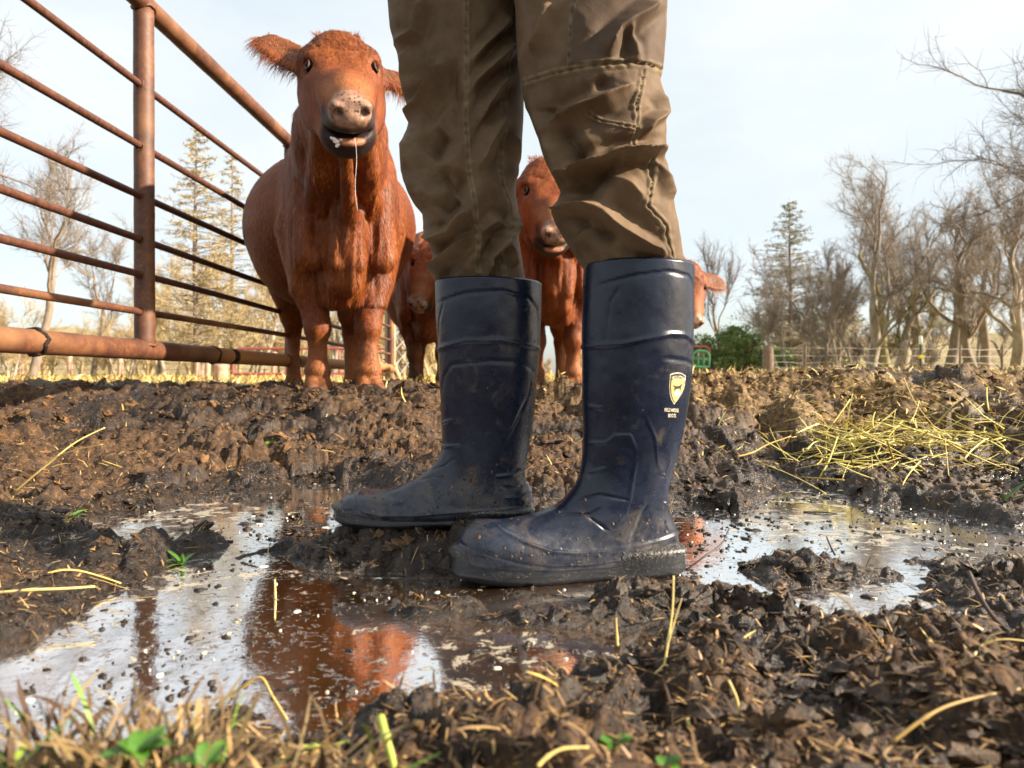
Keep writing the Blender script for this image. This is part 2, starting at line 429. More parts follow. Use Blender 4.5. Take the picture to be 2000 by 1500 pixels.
# ---------------------------------------------------------------- crumbs of mud lying on the surface
def ico():
    import bmesh
    bm = bmesh.new(); bmesh.ops.create_icosphere(bm, subdivisions=2, radius=1)
    V = np.array([v.co[:] for v in bm.verts]); T = np.array([[v.index for v in f.verts] for f in bm.faces]); bm.free()
    return V, T
IV, IT = ico()
IV0, IT0 = IV, IT
def gz_fast(x, y):
    """height from the built sheet (bilinear)"""
    x = np.atleast_1d(np.asarray(x, float)); y = np.atleast_1d(np.asarray(y, float))
    j = np.clip(np.searchsorted(Yr, y) - 1, 0, len(Yr) - 2); fy = (y - Yr[j]) / (Yr[j + 1] - Yr[j])
    out = 0
    for jj, wgt in ((j, 1 - fy), (j + 1, fy)):
        u = np.clip(x / HW[jj], -0.999, 0.999); i = np.clip(np.searchsorted(U, u) - 1, 0, NC - 2)
        fx = (u - U[i]) / (U[i + 1] - U[i])
        out = out + wgt * (GZ[jj, i] * (1 - fx) + GZ[jj, i + 1] * fx)
    return out
def scatter_clods(n, seed):
    r = np.random.default_rng(seed); mb = MB(); got = 0
    shapes = []
    for k in range(10):
        s = IV * (1 + 0.62 * vnoise(IV[:, 0] * 1.7 + k * 9, IV[:, 1] * 1.7, IV[:, 2] * 1.7, seed=k)[:, None] + 0.40 * vnoise(IV[:, 0] * 3.1 + k * 9, IV[:, 1] * 4, IV[:, 2] * 4, seed=k + 40)[:, None])
        s = s * (1 + 0.16 * np.random.default_rng(k).normal(size=(len(s), 1))); shapes.append(s)
    yy = 0.36 + (r.random(n) ** 1.5) * 3.2; xx = (r.random(n) * 2 - 1) * (0.5 + 0.75 * yy)
    sd = water_sdf(xx, yy); z = gz_fast(xx, yy)
    cl = fbm(xx * 4, yy * 4, octv=2, seed=3)
    keep = ((sd > 0.0) | (z > 0.006)) & (r.random(n) < 0.35 + 0.9 * np.clip(cl, -0.3, 1)) & (z > 0.002)
    xx, yy, z = xx[keep], yy[keep], z[keep]
    for x, y, zz in zip(xx, yy, z):
        s = (0.0016 + 0.0085 * r.random() ** 3.6) * (0.8 + 0.35 * y)
        el = np.array([r.uniform(.5, 1.6), r.uniform(.6, 1.1), r.uniform(.5, 1.0)]); q = Matrix.Rotation(r.random() * 6.28, 3, 'Z') @ Matrix.Rotation(r.random() * 3, 3, 'X')
        Vv = (shapes[r.integers(10)] * el) @ np.array(q) * s * np.array([1, 1, 0.75])
        mb.add(Vv + [x, y, zz + s * 0.25], None, IT, a=r.random())
    return mb
t = NT('crumbled_mud'); v = t.coord()
n = t.noise(90, 4, 0.6, v); av = t.attr('v')
zc = t.new('ShaderNodeSeparateXYZ'); t.l.new(v, zc.inputs[0])
wz = t.new('ShaderNodeMapRange'); t.l.new(zc.outputs[2], wz.inputs[0]); wz.inputs[1].default_value = 0.015; wz.inputs[2].default_value = 0.06
f = t.math('ADD', t.math('MULTIPLY', n, 0.6), t.math('MULTIPLY', av, 0.55))
dryc = t.ramp(f, [(0.3, (0.0161, 0.0078, 0.0039)), (0.55, (0.0553, 0.0263, 0.0094)), (0.85, (0.1874, 0.0966, 0.0330))])
wetc = t.ramp(f, [(0.3, (0.0060, 0.0037, 0.0023)), (0.8, (0.0300, 0.0188, 0.0105))])
t.set(Base_Color=t.mix(wz.outputs[0], wetc, dryc), Roughness=t.mix(wz.outputs[0], (0.3,) * 3, (0.85,) * 3))
t.set(Normal=t.bump(t.noise(300, 4, 0.7, v), 0.9, 0.002))
CRUMB = t.m
mb = scatter_clods(34000, 5)
tag(mb.build('mud_crumbs', CRUMB, smooth=False), 'small crumbly brown mud clods strewn over the churned ground', 'mud clods', kind='stuff')

# ---------------------------------------------------------------- puddle water
t = NT('murky_puddle_water'); v = t.coord()
n = t.noise(5, 4, 0.6, v)
col = t.ramp(n, [(0.35, (0.085, 0.042, 0.009)), (0.65, (0.22, 0.095, 0.018))])
sc1 = t.noise(30, 6, 0.68, v, 0.4); sc2 = t.noise(2.6, 3, 0.5, v)
film = t.ramp(t.math('ADD', sc1, t.math('MULTIPLY', t.math('SUBTRACT', sc2, 0.5), 0.6)), [(0.60, 0.0), (0.635, 1.0)])
speck = t.ramp(t.math('ADD', t.noise(105, 4, 0.6, v, 0.5), t.math('MULTIPLY', t.math('SUBTRACT', t.noise(9, 3, 0.6, v), 0.5), 0.35)), [(0.60, 0.0), (0.66, 1.0)])
c = t.mix(film, col, (0.42, 0.37, 0.28)); c = t.mix(speck, c, (0.060, 0.040, 0.022))
t.set(Base_Color=c, Roughness=0.35); t.b.inputs['Specular IOR Level'].default_value = 0.3
h = t.math('ADD', t.math('MULTIPLY', t.noise(26, 3, 0.5, v), 0.16), t.math('MULTIPLY', t.noise(210, 3, 0.6, v), 0.03))
h = t.math('ADD', h, t.math('MULTIPLY', film, 0.06)); h = t.math('ADD', h, t.math('MULTIPLY', speck, 0.10))
nb_ = t.bump(h, 0.20, 0.012); t.set(Normal=nb_)
gl = t.new('ShaderNodeBsdfGlossy'); gl.inputs['Color'].default_value = (1, 1, 1, 1); gl.inputs['Roughness'].default_value = 0.03; t.l.new(nb_, gl.inputs['Normal'])
fr = t.new('ShaderNodeFresnel'); fr.inputs['IOR'].default_value = 1.5; t.l.new(nb_, fr.inputs['Normal'])
fac = t.math('ADD', t.math('MULTIPLY', fr.outputs[0], 0.8), 0.72, clamp=True)
fac = t.math('MULTIPLY', fac, t.math('SUBTRACT', 1.0, t.math('MULTIPLY', t.math('MAXIMUM', film, t.math('MULTIPLY', speck, 0.8)), 0.75)))
ms = t.new('ShaderNodeMixShader'); t.l.new(fac, ms.inputs[0]); t.l.new(t.b.outputs[0], ms.inputs[1]); t.l.new(gl.outputs[0], ms.inputs[2]); t.l.new(ms.outputs[0], t.o.inputs[0])
WAT = t.m
nx = 60; xs = np.linspace(-3.2, 4.0, nx); yv = np.linspace(0.25, 2.6, 30)
WX, WY = np.meshgrid(xs, yv); Vw = np.stack([WX, WY, np.zeros_like(WX)], -1).reshape(-1, 3)
wtr = mesh_np('puddle_water', Vw, grid_faces(30, nx), WAT, True)
tag(wtr, 'murky brown puddle water reflecting the white sky', 'puddle', kind='structure')

# ---------------------------------------------------------------- scum, bubbles and crumbs afloat
rs = np.random.default_rng(44); mbk = MB(); mbf = MB()
yy = 0.50 + 1.35 * rs.random(16000); xx = (rs.random(16000) * 2 - 1) * (0.2 + 0.72 * yy)
sdv = water_sdf(xx, yy); zz = gz_fast(xx, yy); cl = fbm(xx * 7, yy * 9, octv=3, seed=33)
keep = (zz < 0.0) & (sdv < -0.004) & (rs.random(16000) < np.clip(0.10 + 0.9 * sstep(-0.05, 0.35, cl) + 0.5 * sstep(-0.04, 0, sdv), 0, 1))
for x, y in zip(xx[keep], yy[keep]):
    if rs.random() < 0.45: continue
    if rs.random() < 0.90:
        s_ = (0.0010 + 0.0045 * rs.random() ** 3.5) * (0.7 + 0.4 * y); a = rs.random() * 6.28; e1, e2 = rs.uniform(.6, 1.9), rs.uniform(.5, 1)
        Vv = IV * (1 + 0.6 * vnoise(IV[:, 0] * 2 + a, IV[:, 1] * 2, IV[:, 2] * 2)[:, None]) * [s_ * e1, s_ * e2, s_ * 0.55]; ca, sa = math.cos(a), math.sin(a)
        mbk.add(np.stack([Vv[:, 0] * ca - Vv[:, 1] * sa + x, Vv[:, 0] * sa + Vv[:, 1] * ca + y, Vv[:, 2] + 0.0004], 1), None, IT, a=rs.random())
    else:
        n_ = 12; s_ = 0.0008 + 0.0030 * rs.random() ** 4; an = np.linspace(0, 2 * PI, n_, endpoint=False); rr_ = s_ * (1 + 0.35 * np.sin(an * 2 + rs.random() * 6) + 0.2 * np.sin(an * 5 + rs.random() * 6))
        ring = lambda k, z_: np.stack([x + rr_ * k * np.cos(an) * 1.5, y + rr_ * k * np.sin(an), an * 0 + z_], 1)
        Vv = np.vstack([ring(1, 0.0001), ring(0.85, 0.0011), ring(0.35, 0.0015), [[x, y, 0.0015]]]); jj = np.arange(n_)
        mbf.add(Vv, grid_faces(3, n_, True), np.stack([2 * n_ + jj, 2 * n_ + (jj + 1) % n_, jj * 0 + 3 * n_], 1), a=rs.random())
tag(mbk.build('floating_crumbs', CRUMB), 'dark specks of mud and chaff floating on the puddle', 'floating debris', kind='stuff')
t = NT('pale_scum_foam'); t.set(Base_Color=t.ramp(t.attr('v'), [(0.0, (0.30, 0.24, 0.16)), (0.6, (0.62, 0.58, 0.50)), (1.0, (0.8, 0.78, 0.74))]), Roughness=0.25)
tag(mbf.build('pond_scum', t.m), 'pale flecks of foam floating on the puddle', 'foam', kind='stuff')
# ---------------------------------------------------------------- rubber boots
PO = (0.01, 1.04, 0.0)
person = empty('person', PO, 'person in brown cargo trousers tucked into rubber boots, standing astride in the muddy puddle', 'person')
def rubber(name, muddy):
    t = NT(name); v = t.coord()
    n = t.noise(9, 5, 0.6, v); n2 = t.noise(60, 6, 0.7, v, 0.3); n3 = t.noise(240, 3, 0.6, v); n4 = t.noise(22, 5, 0.7, v, 0.8)
    z = t.new('ShaderNodeSeparateXYZ'); t.l.new(v, z.inputs[0])
    low = t.new('ShaderNodeMapRange'); t.l.new(z.outputs[2], low.inputs[0]); low.inputs[1].default_value = 0.15; low.inputs[2].default_value = 0.0
    base = t.ramp(n, [(0.3, (0.0030, 0.0060, 0.0165)), (0.7, (0.0062, 0.0115, 0.0290))])
    smear = t.ramp(t.math('ADD', n4, t.math('MULTIPLY', low.outputs[0], 0.10)), [(0.58, 0.0), (0.78, 0.38 * muddy)])
    spk = t.ramp(t.math('ADD', n3, t.math('MULTIPLY', low.outputs[0], 0.07)), [(0.70, 0.0), (0.75, 0.6)])
    spk = t.math('MULTIPLY', spk, t.ramp(n4, [(0.42, 0.0), (0.55, 1.0)]))
    c = t.mix(smear, base, (0.12, 0.085, 0.05)); c = t.mix(spk, c, (0.22, 0.17, 0.11))
    foot = t.new('ShaderNodeMapRange'); t.l.new(z.outputs[2], foot.inputs[0]); foot.inputs[1].default_value = 0.085; foot.inputs[2].default_value = 0.05
    dust = t.math('MULTIPLY', foot.outputs[0], t.ramp(n2, [(0.35, 0.02), (0.65, 0.22)]))
    c = t.mix(dust, c, (0.12, 0.12, 0.125))
    t.set(Base_Color=c, Roughness=t.mix(smear, t.ramp(n2, [(0.3, 0.22), (0.7, 0.36)]), (0.75,) * 3))
    t.b.inputs['Specular IOR Level'].default_value = 0.42
    hh = t.math('ADD', t.math('MULTIPLY', n3, 0.5), t.math('MULTIPLY', spk, 1.2))
    t.set(Normal=t.bump(hh, 0.35, 0.0008))
    return t.m
RUB = rubber('dark_blue_grey_rubber', 1.0); RUB2 = rubber('muddier_dark_rubber', 1.35)
t = NT('wet_black_sole_rubber'); v = t.coord(); n3 = t.noise(620, 4, 0.6, v); n = t.noise(40, 5, 0.7, v)
sp = t.ramp(t.math('ADD', n3, t.math('MULTIPLY', t.attr('v'), 0.07)), [(0.62, 0.0), (0.68, 0.8)])
t.set(Base_Color=t.mix(sp, (0.008, 0.009, 0.012), t.ramp(n, [(0.3, (0.10, 0.075, 0.05)), (0.7, (0.36, 0.31, 0.24))])), Roughness=t.mix(sp, (0.28,) * 3, (0.8,) * 3))
t.set(Normal=t.bump(n3, 0.5, 0.0012)); SOLE = t.m

def boot(keys, px0, py0, s, lines, nr=330, nt=230):
    """keys: front px,py, back px,py, half width, exponent -> V, N, grid; local +x is the toe direction, +z up"""
    K = np.array(keys, dtype=float)
    K[:, [0, 2]] = (px0 - K[:, [0, 2]]) / s; K[:, [1, 3]] = (py0 - K[:, [1, 3]]) / s
    R = crom(K, nr)
    th = np.linspace(0, 2 * PI, nt, endpoint=False)
    c, sn = np.cos(th), np.sin(th)
    Fp = R[:, 0:2]; Bp = R[:, 2:4]; C = (Fp + Bp) / 2; H = (Fp - Bp) / 2; w = np.maximum(R[:, 4], 0.002); p = R[:, 5]
    e = 2 / p[:, None]
    cc = np.sign(c) * np.abs(c)[None, :] ** e; ss = np.sign(sn) * np.abs(sn)[None, :] ** e
    V = np.zeros((nr, nt, 3))
    V[..., 0] = C[:, 0:1] + H[:, 0:1] * cc; V[..., 2] = C[:, 1:2] + H[:, 1:2] * cc; V[..., 1] = w[:, None] * ss
    def normals(V):
        du = np.gradient(V, axis=0); dv = np.roll(V, -1, 1) - np.roll(V, 1, 1)
        N = np.cross(dv, du); N /= np.linalg.norm(N, axis=2)[..., None] + 1e-12
        cen = V.mean(1, keepdims=True); sg = np.sign(((V - cen) * N).sum(2, keepdims=True).mean(1, keepdims=True))
        return N * sg
    N = normals(V)
    px = px0 - V[..., 0] * s; py = py0 - V[..., 2] * s
    disp = np.zeros((nr, nt))
    for (poly, wd, amp) in lines:
        d, sd, par = seg_dist(px, py, poly)
        fall = np.clip(1.6 * np.sin(np.clip(par, 0, 1) * PI) + 0.15, 0, 1)
        if abs(amp) >= 0.001 and wd >= 2.5: fall = 1
        disp += amp * np.exp(-(d / wd) ** 2) * fall
    disp += 0.0010 * fbm(V[..., 0] * 30, V[..., 2] * 24, V[..., 1] * 30, octv=3, seed=6)
    V = V + N * disp[..., None]
    return V, N
def boot_mesh(name, V, mat, parent):
    nr, nt, _ = V.shape
    fc = grid_faces(nr, nt, True)
    inner = V[0].copy(); cen = inner.mean(0)
    # rolled rim and inner wall
    r1 = cen + (inner - cen) * 0.965 + [0, 0, 0.0025]; r2 = cen + (inner - cen) * 0.93 + [0, 0, -0.002]; r3 = cen + (inner - cen) * 0.92 + [0, 0, -0.07]
    allv = np.vstack([V.reshape(-1, 3), r1, r2, r3]); b = nr * nt
    j = np.arange(nt); j2 = (j + 1) % nt
    q = [fc, np.stack([j2, j, b + j, b + j2], 1)]
    for k in (0, 1): q.append(np.stack([b + k * nt + j2, b + k * nt + j, b + (k + 1) * nt + j, b + (k + 1) * nt + j2], 1))
    return mesh_np(name, allv, np.vstack(q), mat, True, parent)
def outsole(prof, lift, thick, parent, rib=0.0022):
    """prof rows u, half width toward camera, half width away"""
    A = crom(prof, 150)
    near = np.stack([A[:, 0], -A[:, 1]], 1); far = np.stack([A[:, 0], A[:, 2]], 1)[::-1]
    o = np.vstack([near, far]); n = len(o)
    z = lift(o[:, 0])
    c = np.array([o[:, 0].mean(), 0.0]); T = np.roll(o, -1, 0) - np.roll(o, 1, 0); Nn = np.stack([T[:, 1], -T[:, 0]], 1); Nn /= np.linalg.norm(Nn, axis=1)[:, None] + 1e-9
    ks = [(-0.25, -0.010), (0.0, -0.002), (0.04, 0.0), (0.18, 0.001), (0.3, 0.0), (0.45, -0.0004), (0.62, 0.0008), (0.72, rib), (0.82, rib * 1.15), (0.92, 0.0004), (1.0, -0.003), (1.15, -0.012)]
    V = []; att = []
    ridge = 0.0007 * np.sign(np.sin(np.arange(n) * 2.1))
    for (k, of) in ks:
        off = of + (ridge if 0.68 < k < 0.9 else 0)
        p = o + Nn * np.reshape(off, (-1, 1)); V.append(np.column_stack([p, z + thick * k])); att.append(np.full(n, 1.0 if k >= 0.7 else 0.0))
    V = np.vstack(V); fc = grid_faces(len(ks), n, True)
    bot = np.vstack([V, [[c[0], 0, z.mean() - thick * 0.25]]]); j = np.arange(n); j2 = (j + 1) % n
    return mesh_np('outsole', bot, [fc, np.stack([j2, j, np.full(n, len(V))], 1)], SOLE, True, parent, {'v': np.concatenate(att + [np.zeros(1)])})

KN = [(1137,524,1358,524,.064,2.0),(1135,580,1358,580,.063,2.0),(1133,640,1358,640,.061,2.0),(1133,700,1357,700,.059,2.0),(1133,770,1351,770,.055,2.05),(1135,830,1342,830,.050,2.1),
 (1134,880,1330,882,.046,2.15),(1130,920,1318,922,.042,2.2),(1119,950,1309,958,.0405,2.2),(1100,974,1306,990,.040,2.25),(1078,991,1314,1020,.040,2.3),(1050,1002,1326,1048,.041,2.35),
 (1022,1009,1330,1085,.042,2.4),(995,1012,1308,1108,.043,2.45),(970,1015,1235,1115,.046,2.5),(943,1016,1140,1118,.051,2.55),(918,1020,1045,1119,.053,2.5),(898,1032,965,1116,.047,2.35),(885,1052,915,1105,.033,2.2),(879,1072,886,1088,.008,2.0)]
LN = [([(1137,572),(1200,556),(1266,546),(1320,550),(1347,567),(1357,588)],2.2,-0.0018),
 ([(1180,573),(1165,600),(1160,640),(1160,676)],2.0,-0.0010),
 ([(1130,684),(1184,681),(1230,671),(1275,662),(1311,662),(1362,682)],3.0,0.0026),
 ([(1257,708),(1311,711),(1360,723)],2.2,-0.0016),
 ([(1134,799),(1157,803)],2.2,0.0014),([(1134,870),(1161,868),(1175,854),(1202,853),(1216,885)],2.2,0.0015),([(1134,926),(1161,915)],2.2,0.0014),
 ([(1229,813),(1252,858),(1261,908),(1279,933),(1293,903)],2.4,0.0012),
 ([(1107,976),(1148,965),(1202,976)],2.3,-0.0019),([(1071,1001),(1130,1001),(1148,990)],2.3,-0.0019),([(1125,1005),(1161,1033)],2.3,-0.0019),
 ([(1216,900),(1210,940),(1204,978),(1193,1003),(1175,1021)],2.4,0.0016),([(1243,983),(1225,1012),(1202,1071)],2.2,-0.0016),
 ([(1286,988),(1302,990),(1322,983)],2.6,0.0020),([(1284,1021),(1288,1044)],2.2,-0.0015),
 ([(905,1018),(957,1024),(994,1042),(1048,1062),(1093,1069),(1157,1070),(1230,1062),(1330,1050)],3.0,0.0022),
 ([(884,1050),(930,1062),(985,1080),(1048,1094),(1116,1098),(1184,1094),(1260,1084),(1330,1074)],3.0,-0.0016)]
s1 = 1495.0
VN, NNm = boot(KN, 1245, 1120, s1, LN)
AN = math.radians(13)
nb = boot_mesh('rubber_boot', VN, RUB, person); nb['label'] = 'blue black rubber boot with a gold shield badge'
nb.location = Vector(((1245 - 1000) / F * 0.985, 0.985, 0.006)) - Vector(PO); nb.rotation_euler = (0, 0, PI + AN)   # local +x (toe) points left and a little toward the viewer
# with this turn local +y faces the viewer
lift = lambda u: 0.0 + 0.010 * sstep(0.13, 0.245, u) - 0.002
outsole([(-0.060,.006,.006),(-0.0585,.020,.020),(-0.052,.032,.032),(-0.035,.0405,.040),(0.0,.043,.042),(0.04,.042,.039),(0.09,.046,.041),(0.14,.053,.046),(0.18,.054,.047),(0.21,.048,.042),(0.233,.033,.030),(0.244,.016,.016),(0.248,.004,.004)], lift, 0.034, nb)

# badge printed on the shaft: pieces laid on the surface of the boot
def surf(px, py, off=0.0006):
    """point of the camera side of the near boot above photo coordinates"""
    half = VN[:, : VN.shape[1] // 2 + 1]; nh = NNm[:, : VN.shape[1] // 2 + 1]
    qx = 1245 - half[..., 0] * s1; qy = 1120 - half[..., 2] * s1
    out = []
    for x, y in zip(np.ravel(px), np.ravel(py)):
        d = (qx - x) ** 2 + (qy - y) ** 2
        i = np.argpartition(d.ravel(), 4)[:4]; wgt = 1 / (d.ravel()[i] + 1e-3); wgt /= wgt.sum()
        p = (half.reshape(-1, 3)[i] * wgt[:, None]).sum(0); n = (nh.reshape(-1, 3)[i] * wgt[:, None]).sum(0); n /= np.linalg.norm(n)
        p = np.array([(1245 - x) / s1, p[1], (1120 - y) / s1])
        out.append(p + n * off)
    return np.array(out)
def decal(name, poly, mat, off, cx, cy):
    import bmesh
    bm = bmesh.new(); vs = [bm.verts.new((x, y, 0)) for x, y in poly]; bm.faces.new(vs)
    bmesh.ops.triangulate(bm, faces=bm.faces[:])
    for _ in range(2):
        bmesh.ops.subdivide_edges(bm, edges=[e for e in bm.edges if e.calc_length() > 3.0], cuts=1, use_grid_fill=False)
        bmesh.ops.triangulate(bm, faces=bm.faces[:])
    X = np.array([v.co[:] for v in bm.verts]); T = np.array([[v.index for v in f.verts] for f in bm.faces]); bm.free()
    return mesh_np(name, surf(X[:, 0], X[:, 1], off), T, mat, True, nb)
GOLD = simple('gold_badge_print', (0.62, 0.45, 0.13), 0.5, 0.15, 300, 0); CREAM = simple('cream_badge_print', (0.62, 0.56, 0.40), 0.6, 0.1, 300, 0)
BLK = simple('black_badge_print', (0.012, 0.012, 0.016), 0.5, 0.1, 300, 0)
def zc(l): return [(1240 + x / 10.71, 700 + y / 10.71) for x, y in l]
decal('badge_shield', zc([(395,400),(480,375),(590,365),(700,378),(820,430),(812,560),(790,680),(720,800),(620,920),(525,1015),(450,920),(405,800),(385,640),(388,500)]), CREAM, 0.0004, 0, 0)
decal('badge_field', zc([(412,415),(500,390),(590,380),(700,395),(800,440),(795,560),(770,680),(700,800),(610,910),(525,990),(462,900),(420,790),(402,640),(403,500)]), BLK, 0.0007, 0, 0)
decal('badge_gold', zc([(430,525),(540,500),(660,502),(770,530),(760,620),(740,700),(680,800),(600,905),(527,970),(475,890),(438,780),(422,640)]), GOLD, 0.0010, 0, 0)
decal('badge_dog', zc([(450,615),(480,625),(560,640),(640,632),(690,600),(725,598),(715,622),(685,650),(675,735),(655,735),(645,690),(600,700),(560,690),(520,700),(505,740),(470,770),(500,715),(510,665),(470,640)]), BLK, 0.0013, 0, 0)
decal('badge_hill', zc([(500,775),(545,740),(580,705),(620,750),(680,770),(640,830),(560,860),(510,830)]), CREAM, 0.0013, 0, 0)
def word(txt, px, py, w, h, mat, name='lettering', arc=0.0):
    cu = bpy.data.curves.new(name, 'FONT'); cu.body = txt; cu.align_x = 'CENTER'; cu.size = 1; cu.resolution_u = 2; cu.offset = 0.012
    o = bpy.data.objects.new(name, cu); COL.objects.link(o); bpy.context.view_layer.update()
    me = bpy.data.meshes.new_from_object(o.evaluated_get(bpy.context.evaluated_depsgraph_get())); bpy.data.objects.remove(o)
    X = np.array([v.co[:] for v in me.vertices]); T = [list(p.vertices) for p in me.polygons]
    X[:, 0] -= (X[:, 0].max() + X[:, 0].min()) / 2; sx = w / (X[:, 0].max() - X[:, 0].min()); y0 = X[:, 1].min(); sy = h / (X[:, 1].max() - y0)
    qx = px + X[:, 0] * sx; qy = py - (X[:, 1] - y0) * sy + arc * (X[:, 0] * sx / (w / 2)) ** 2 + 0.06 * (qx - px)
    T3 = [t_ for t_ in T if len(t_) == 3]; T4 = [t_ for t_ in T if len(t_) == 4]
    for p in T:
        if len(p) > 4: T3 += [[p[0], p[i], p[i + 1]] for i in range(1, len(p) - 1)]
    return mesh_np(name, surf(qx, qy, 0.0014 if arc else 0.0006), [a for a in (T3, T4) if a], mat, True, nb)
word('FIELD & STREAM', 1297, 747, 34, 7.0, CREAM, arc=3.2)
word('FIELD MODEL', 1285, 809, 35, 7.0, CREAM); word('BOOTS', 1286, 819.5, 19, 7.0, CREAM)

KF = [(850,552,1058,556,.064,2.0),(852,610,1057,612,.063,2.0),(855,680,1054,680,.060,2.0),(859,750,1049,750,.056,2.05),(863,820,1041,822,.050,2.1),(864,860,1034,868,.046,2.15),
 (858,888,1028,902,.042,2.2),(842,912,1026,928,.040,2.2),(820,930,1033,945,.040,2.25),(795,943,1040,965,.041,2.3),(770,951,1041,992,.042,2.4),(745,956,1020,1010,.043,2.45),(722,957,950,1014,.046,2.5),
 (700,957,870,1016,.051,2.55),(684,962,790,1016,.052,2.5),(671,970,725,1012,.045,2.35),(663,980,685,1004,.030,2.2),(660,990,666,996,.007,2.0)]
LF = [([(848,598),(912,582),(980,578),(1030,589),(1048,607),(1051,640),(1051,677)],2.2,-0.0018),([(871,590),(860,627),(858,670)],2.0,-0.001),
 ([(850,684),(912,670),(980,669),(1058,682)],2.6,0.0026),([(866,760),(869,736),(885,713),(957,707),(1016,709),(1039,724),(1030,772),(1003,826),(976,872)],2.3,-0.0016),
 ([(862,826),(889,817)],2.2,0.0014),([(862,870),(903,865)],2.2,0.0014),([(971,924),(1000,922),(1032,905)],2.6,0.002),([(985,945),(1010,948),(1038,935)],2.4,-0.0016),
 ([(990,965),(1015,966),(1042,955)],2.6,0.0018),([(845,915),(870,905),(890,890)],2.2,-0.0014),
 ([(700,955),(706,972),(722,986),(753,993),(821,994),(900,990),(1040,985)],2.6,0.0020),([(820,935),(850,925),(870,930)],2.2,-0.0012)]
s2 = 1355.0
VF, NF = boot(KF, 950, 1016, s2, LF)
fb = boot_mesh('rubber_boot', VF, RUB2, person); fb['label'] = 'mud smeared plain dark rubber boot'
fb.location = Vector(((950 - 1000) / F * 1.07, 1.07, 0.256 - (1016 - 740) / s2)) - Vector(PO); fb.rotation_euler = (0, 0, PI + math.radians(2))
outsole([(-0.066,.006,.006),(-0.0645,.020,.020),(-0.058,.032,.032),(-0.04,.0405,.040),(0.0,.043,.042),(0.04,.042,.039),(0.09,.046,.041),(0.13,.053,.046),(0.165,.054,.047),(0.19,.048,.042),(0.208,.033,.030),(0.215,.016,.016),(0.218,.004,.004)], lambda u: 0.006 * sstep(0.12, 0.22, u) - 0.002, 0.024, fb)

# mud thrown up on the rubber
def spatter(V, N, px0, py0, s, xr, yr, n, seed, parent, mat):
    r = np.random.default_rng(seed); half = V[:, : V.shape[1] // 2 + 1].reshape(-1, 3); nh = N[:, : V.shape[1] // 2 + 1].reshape(-1, 3)
    qx = px0 - half[:, 0] * s; qy = py0 - half[:, 2] * s; mb = MB()
    for k in range(n):
        x = r.uniform(*xr); y = yr[1] - (yr[1] - yr[0]) * abs(r.normal()) * 0.42
        i = np.argmin((qx - x) ** 2 + (qy - y) ** 2)
        if (qx[i] - x) ** 2 + (qy[i] - y) ** 2 > 9: continue
        s_ = 0.0004 + 0.0017 * r.random() ** 3; n_ = nh[i]; u = np.cross(n_, [0, 0, 1.0]); u /= np.linalg.norm(u) + 1e-9; w = np.cross(u, n_)
        A = IV0 * (1 + 0.35 * vnoise(IV0[:, 0] * 2 + k, IV0[:, 1] * 2, IV0[:, 2] * 2)[:, None]) * s_
        mb.add(half[i] + A[:, :1] * u * r.uniform(.8, 1.3) + A[:, 1:2] * w * r.uniform(.8, 1.8) + A[:, 2:] * n_ * 0.38, None, IT0, a=r.random() * 0.8)
    mb.build('mud_spatter', mat, parent)['kind'] = 'stuff'
spatter(VN, NNm, 1245, 1120, s1, (885, 1330), (985, 1112), 260, 1, nb, CRUMB)
spatter(VF, NF, 950, 1016, s2, (665, 1042), (880, 1012), 260, 2, fb, CRUMB)
# ---------------------------------------------------------------- the person: cargo trousers
t = NT('brown_twill_cloth'); v = t.coord()
n = t.noise(7, 5, 0.6, v); n2 = t.noise(45, 5, 0.65, v)
seam = t.attr('seam'); dk = t.attr('fade')
base = t.ramp(t.math('ADD', t.math('MULTIPLY', n, 0.6), t.math('MULTIPLY', n2, 0.4)), [(0.3, (0.062, 0.0375, 0.0205)), (0.7, (0.170, 0.112, 0.064))])
base = t.mix(dk, base, (0.072, 0.047, 0.032))
base = t.mix(t.math('MULTIPLY', seam, t.ramp(n2, [(0.4, 0.3), (0.6, 0.75)])), base, (0.21, 0.165, 0.095))
w1 = t.new('ShaderNodeTexWave', bands_direction='DIAGONAL'); w1.inputs['Scale'].default_value = 480; t.l.new(v, w1.inputs[0])
t.set(Base_Color=base, Roughness=0.72)
t.b.inputs['Sheen Weight'].default_value = 0.0; t.b.inputs['Sheen Roughness'].default_value = 0.4
b = t.bump(n2, 0.25, 0.003); b = t.bump(t.noise(160, 3, 0.6, v), 0.25, 0.0012, b); b = t.bump(w1.outputs[0], 0.10, 0.0004, b)
t.b.inputs['Specular IOR Level'].default_value = 0.22; t.set(Normal=b); CLOTH = t.m

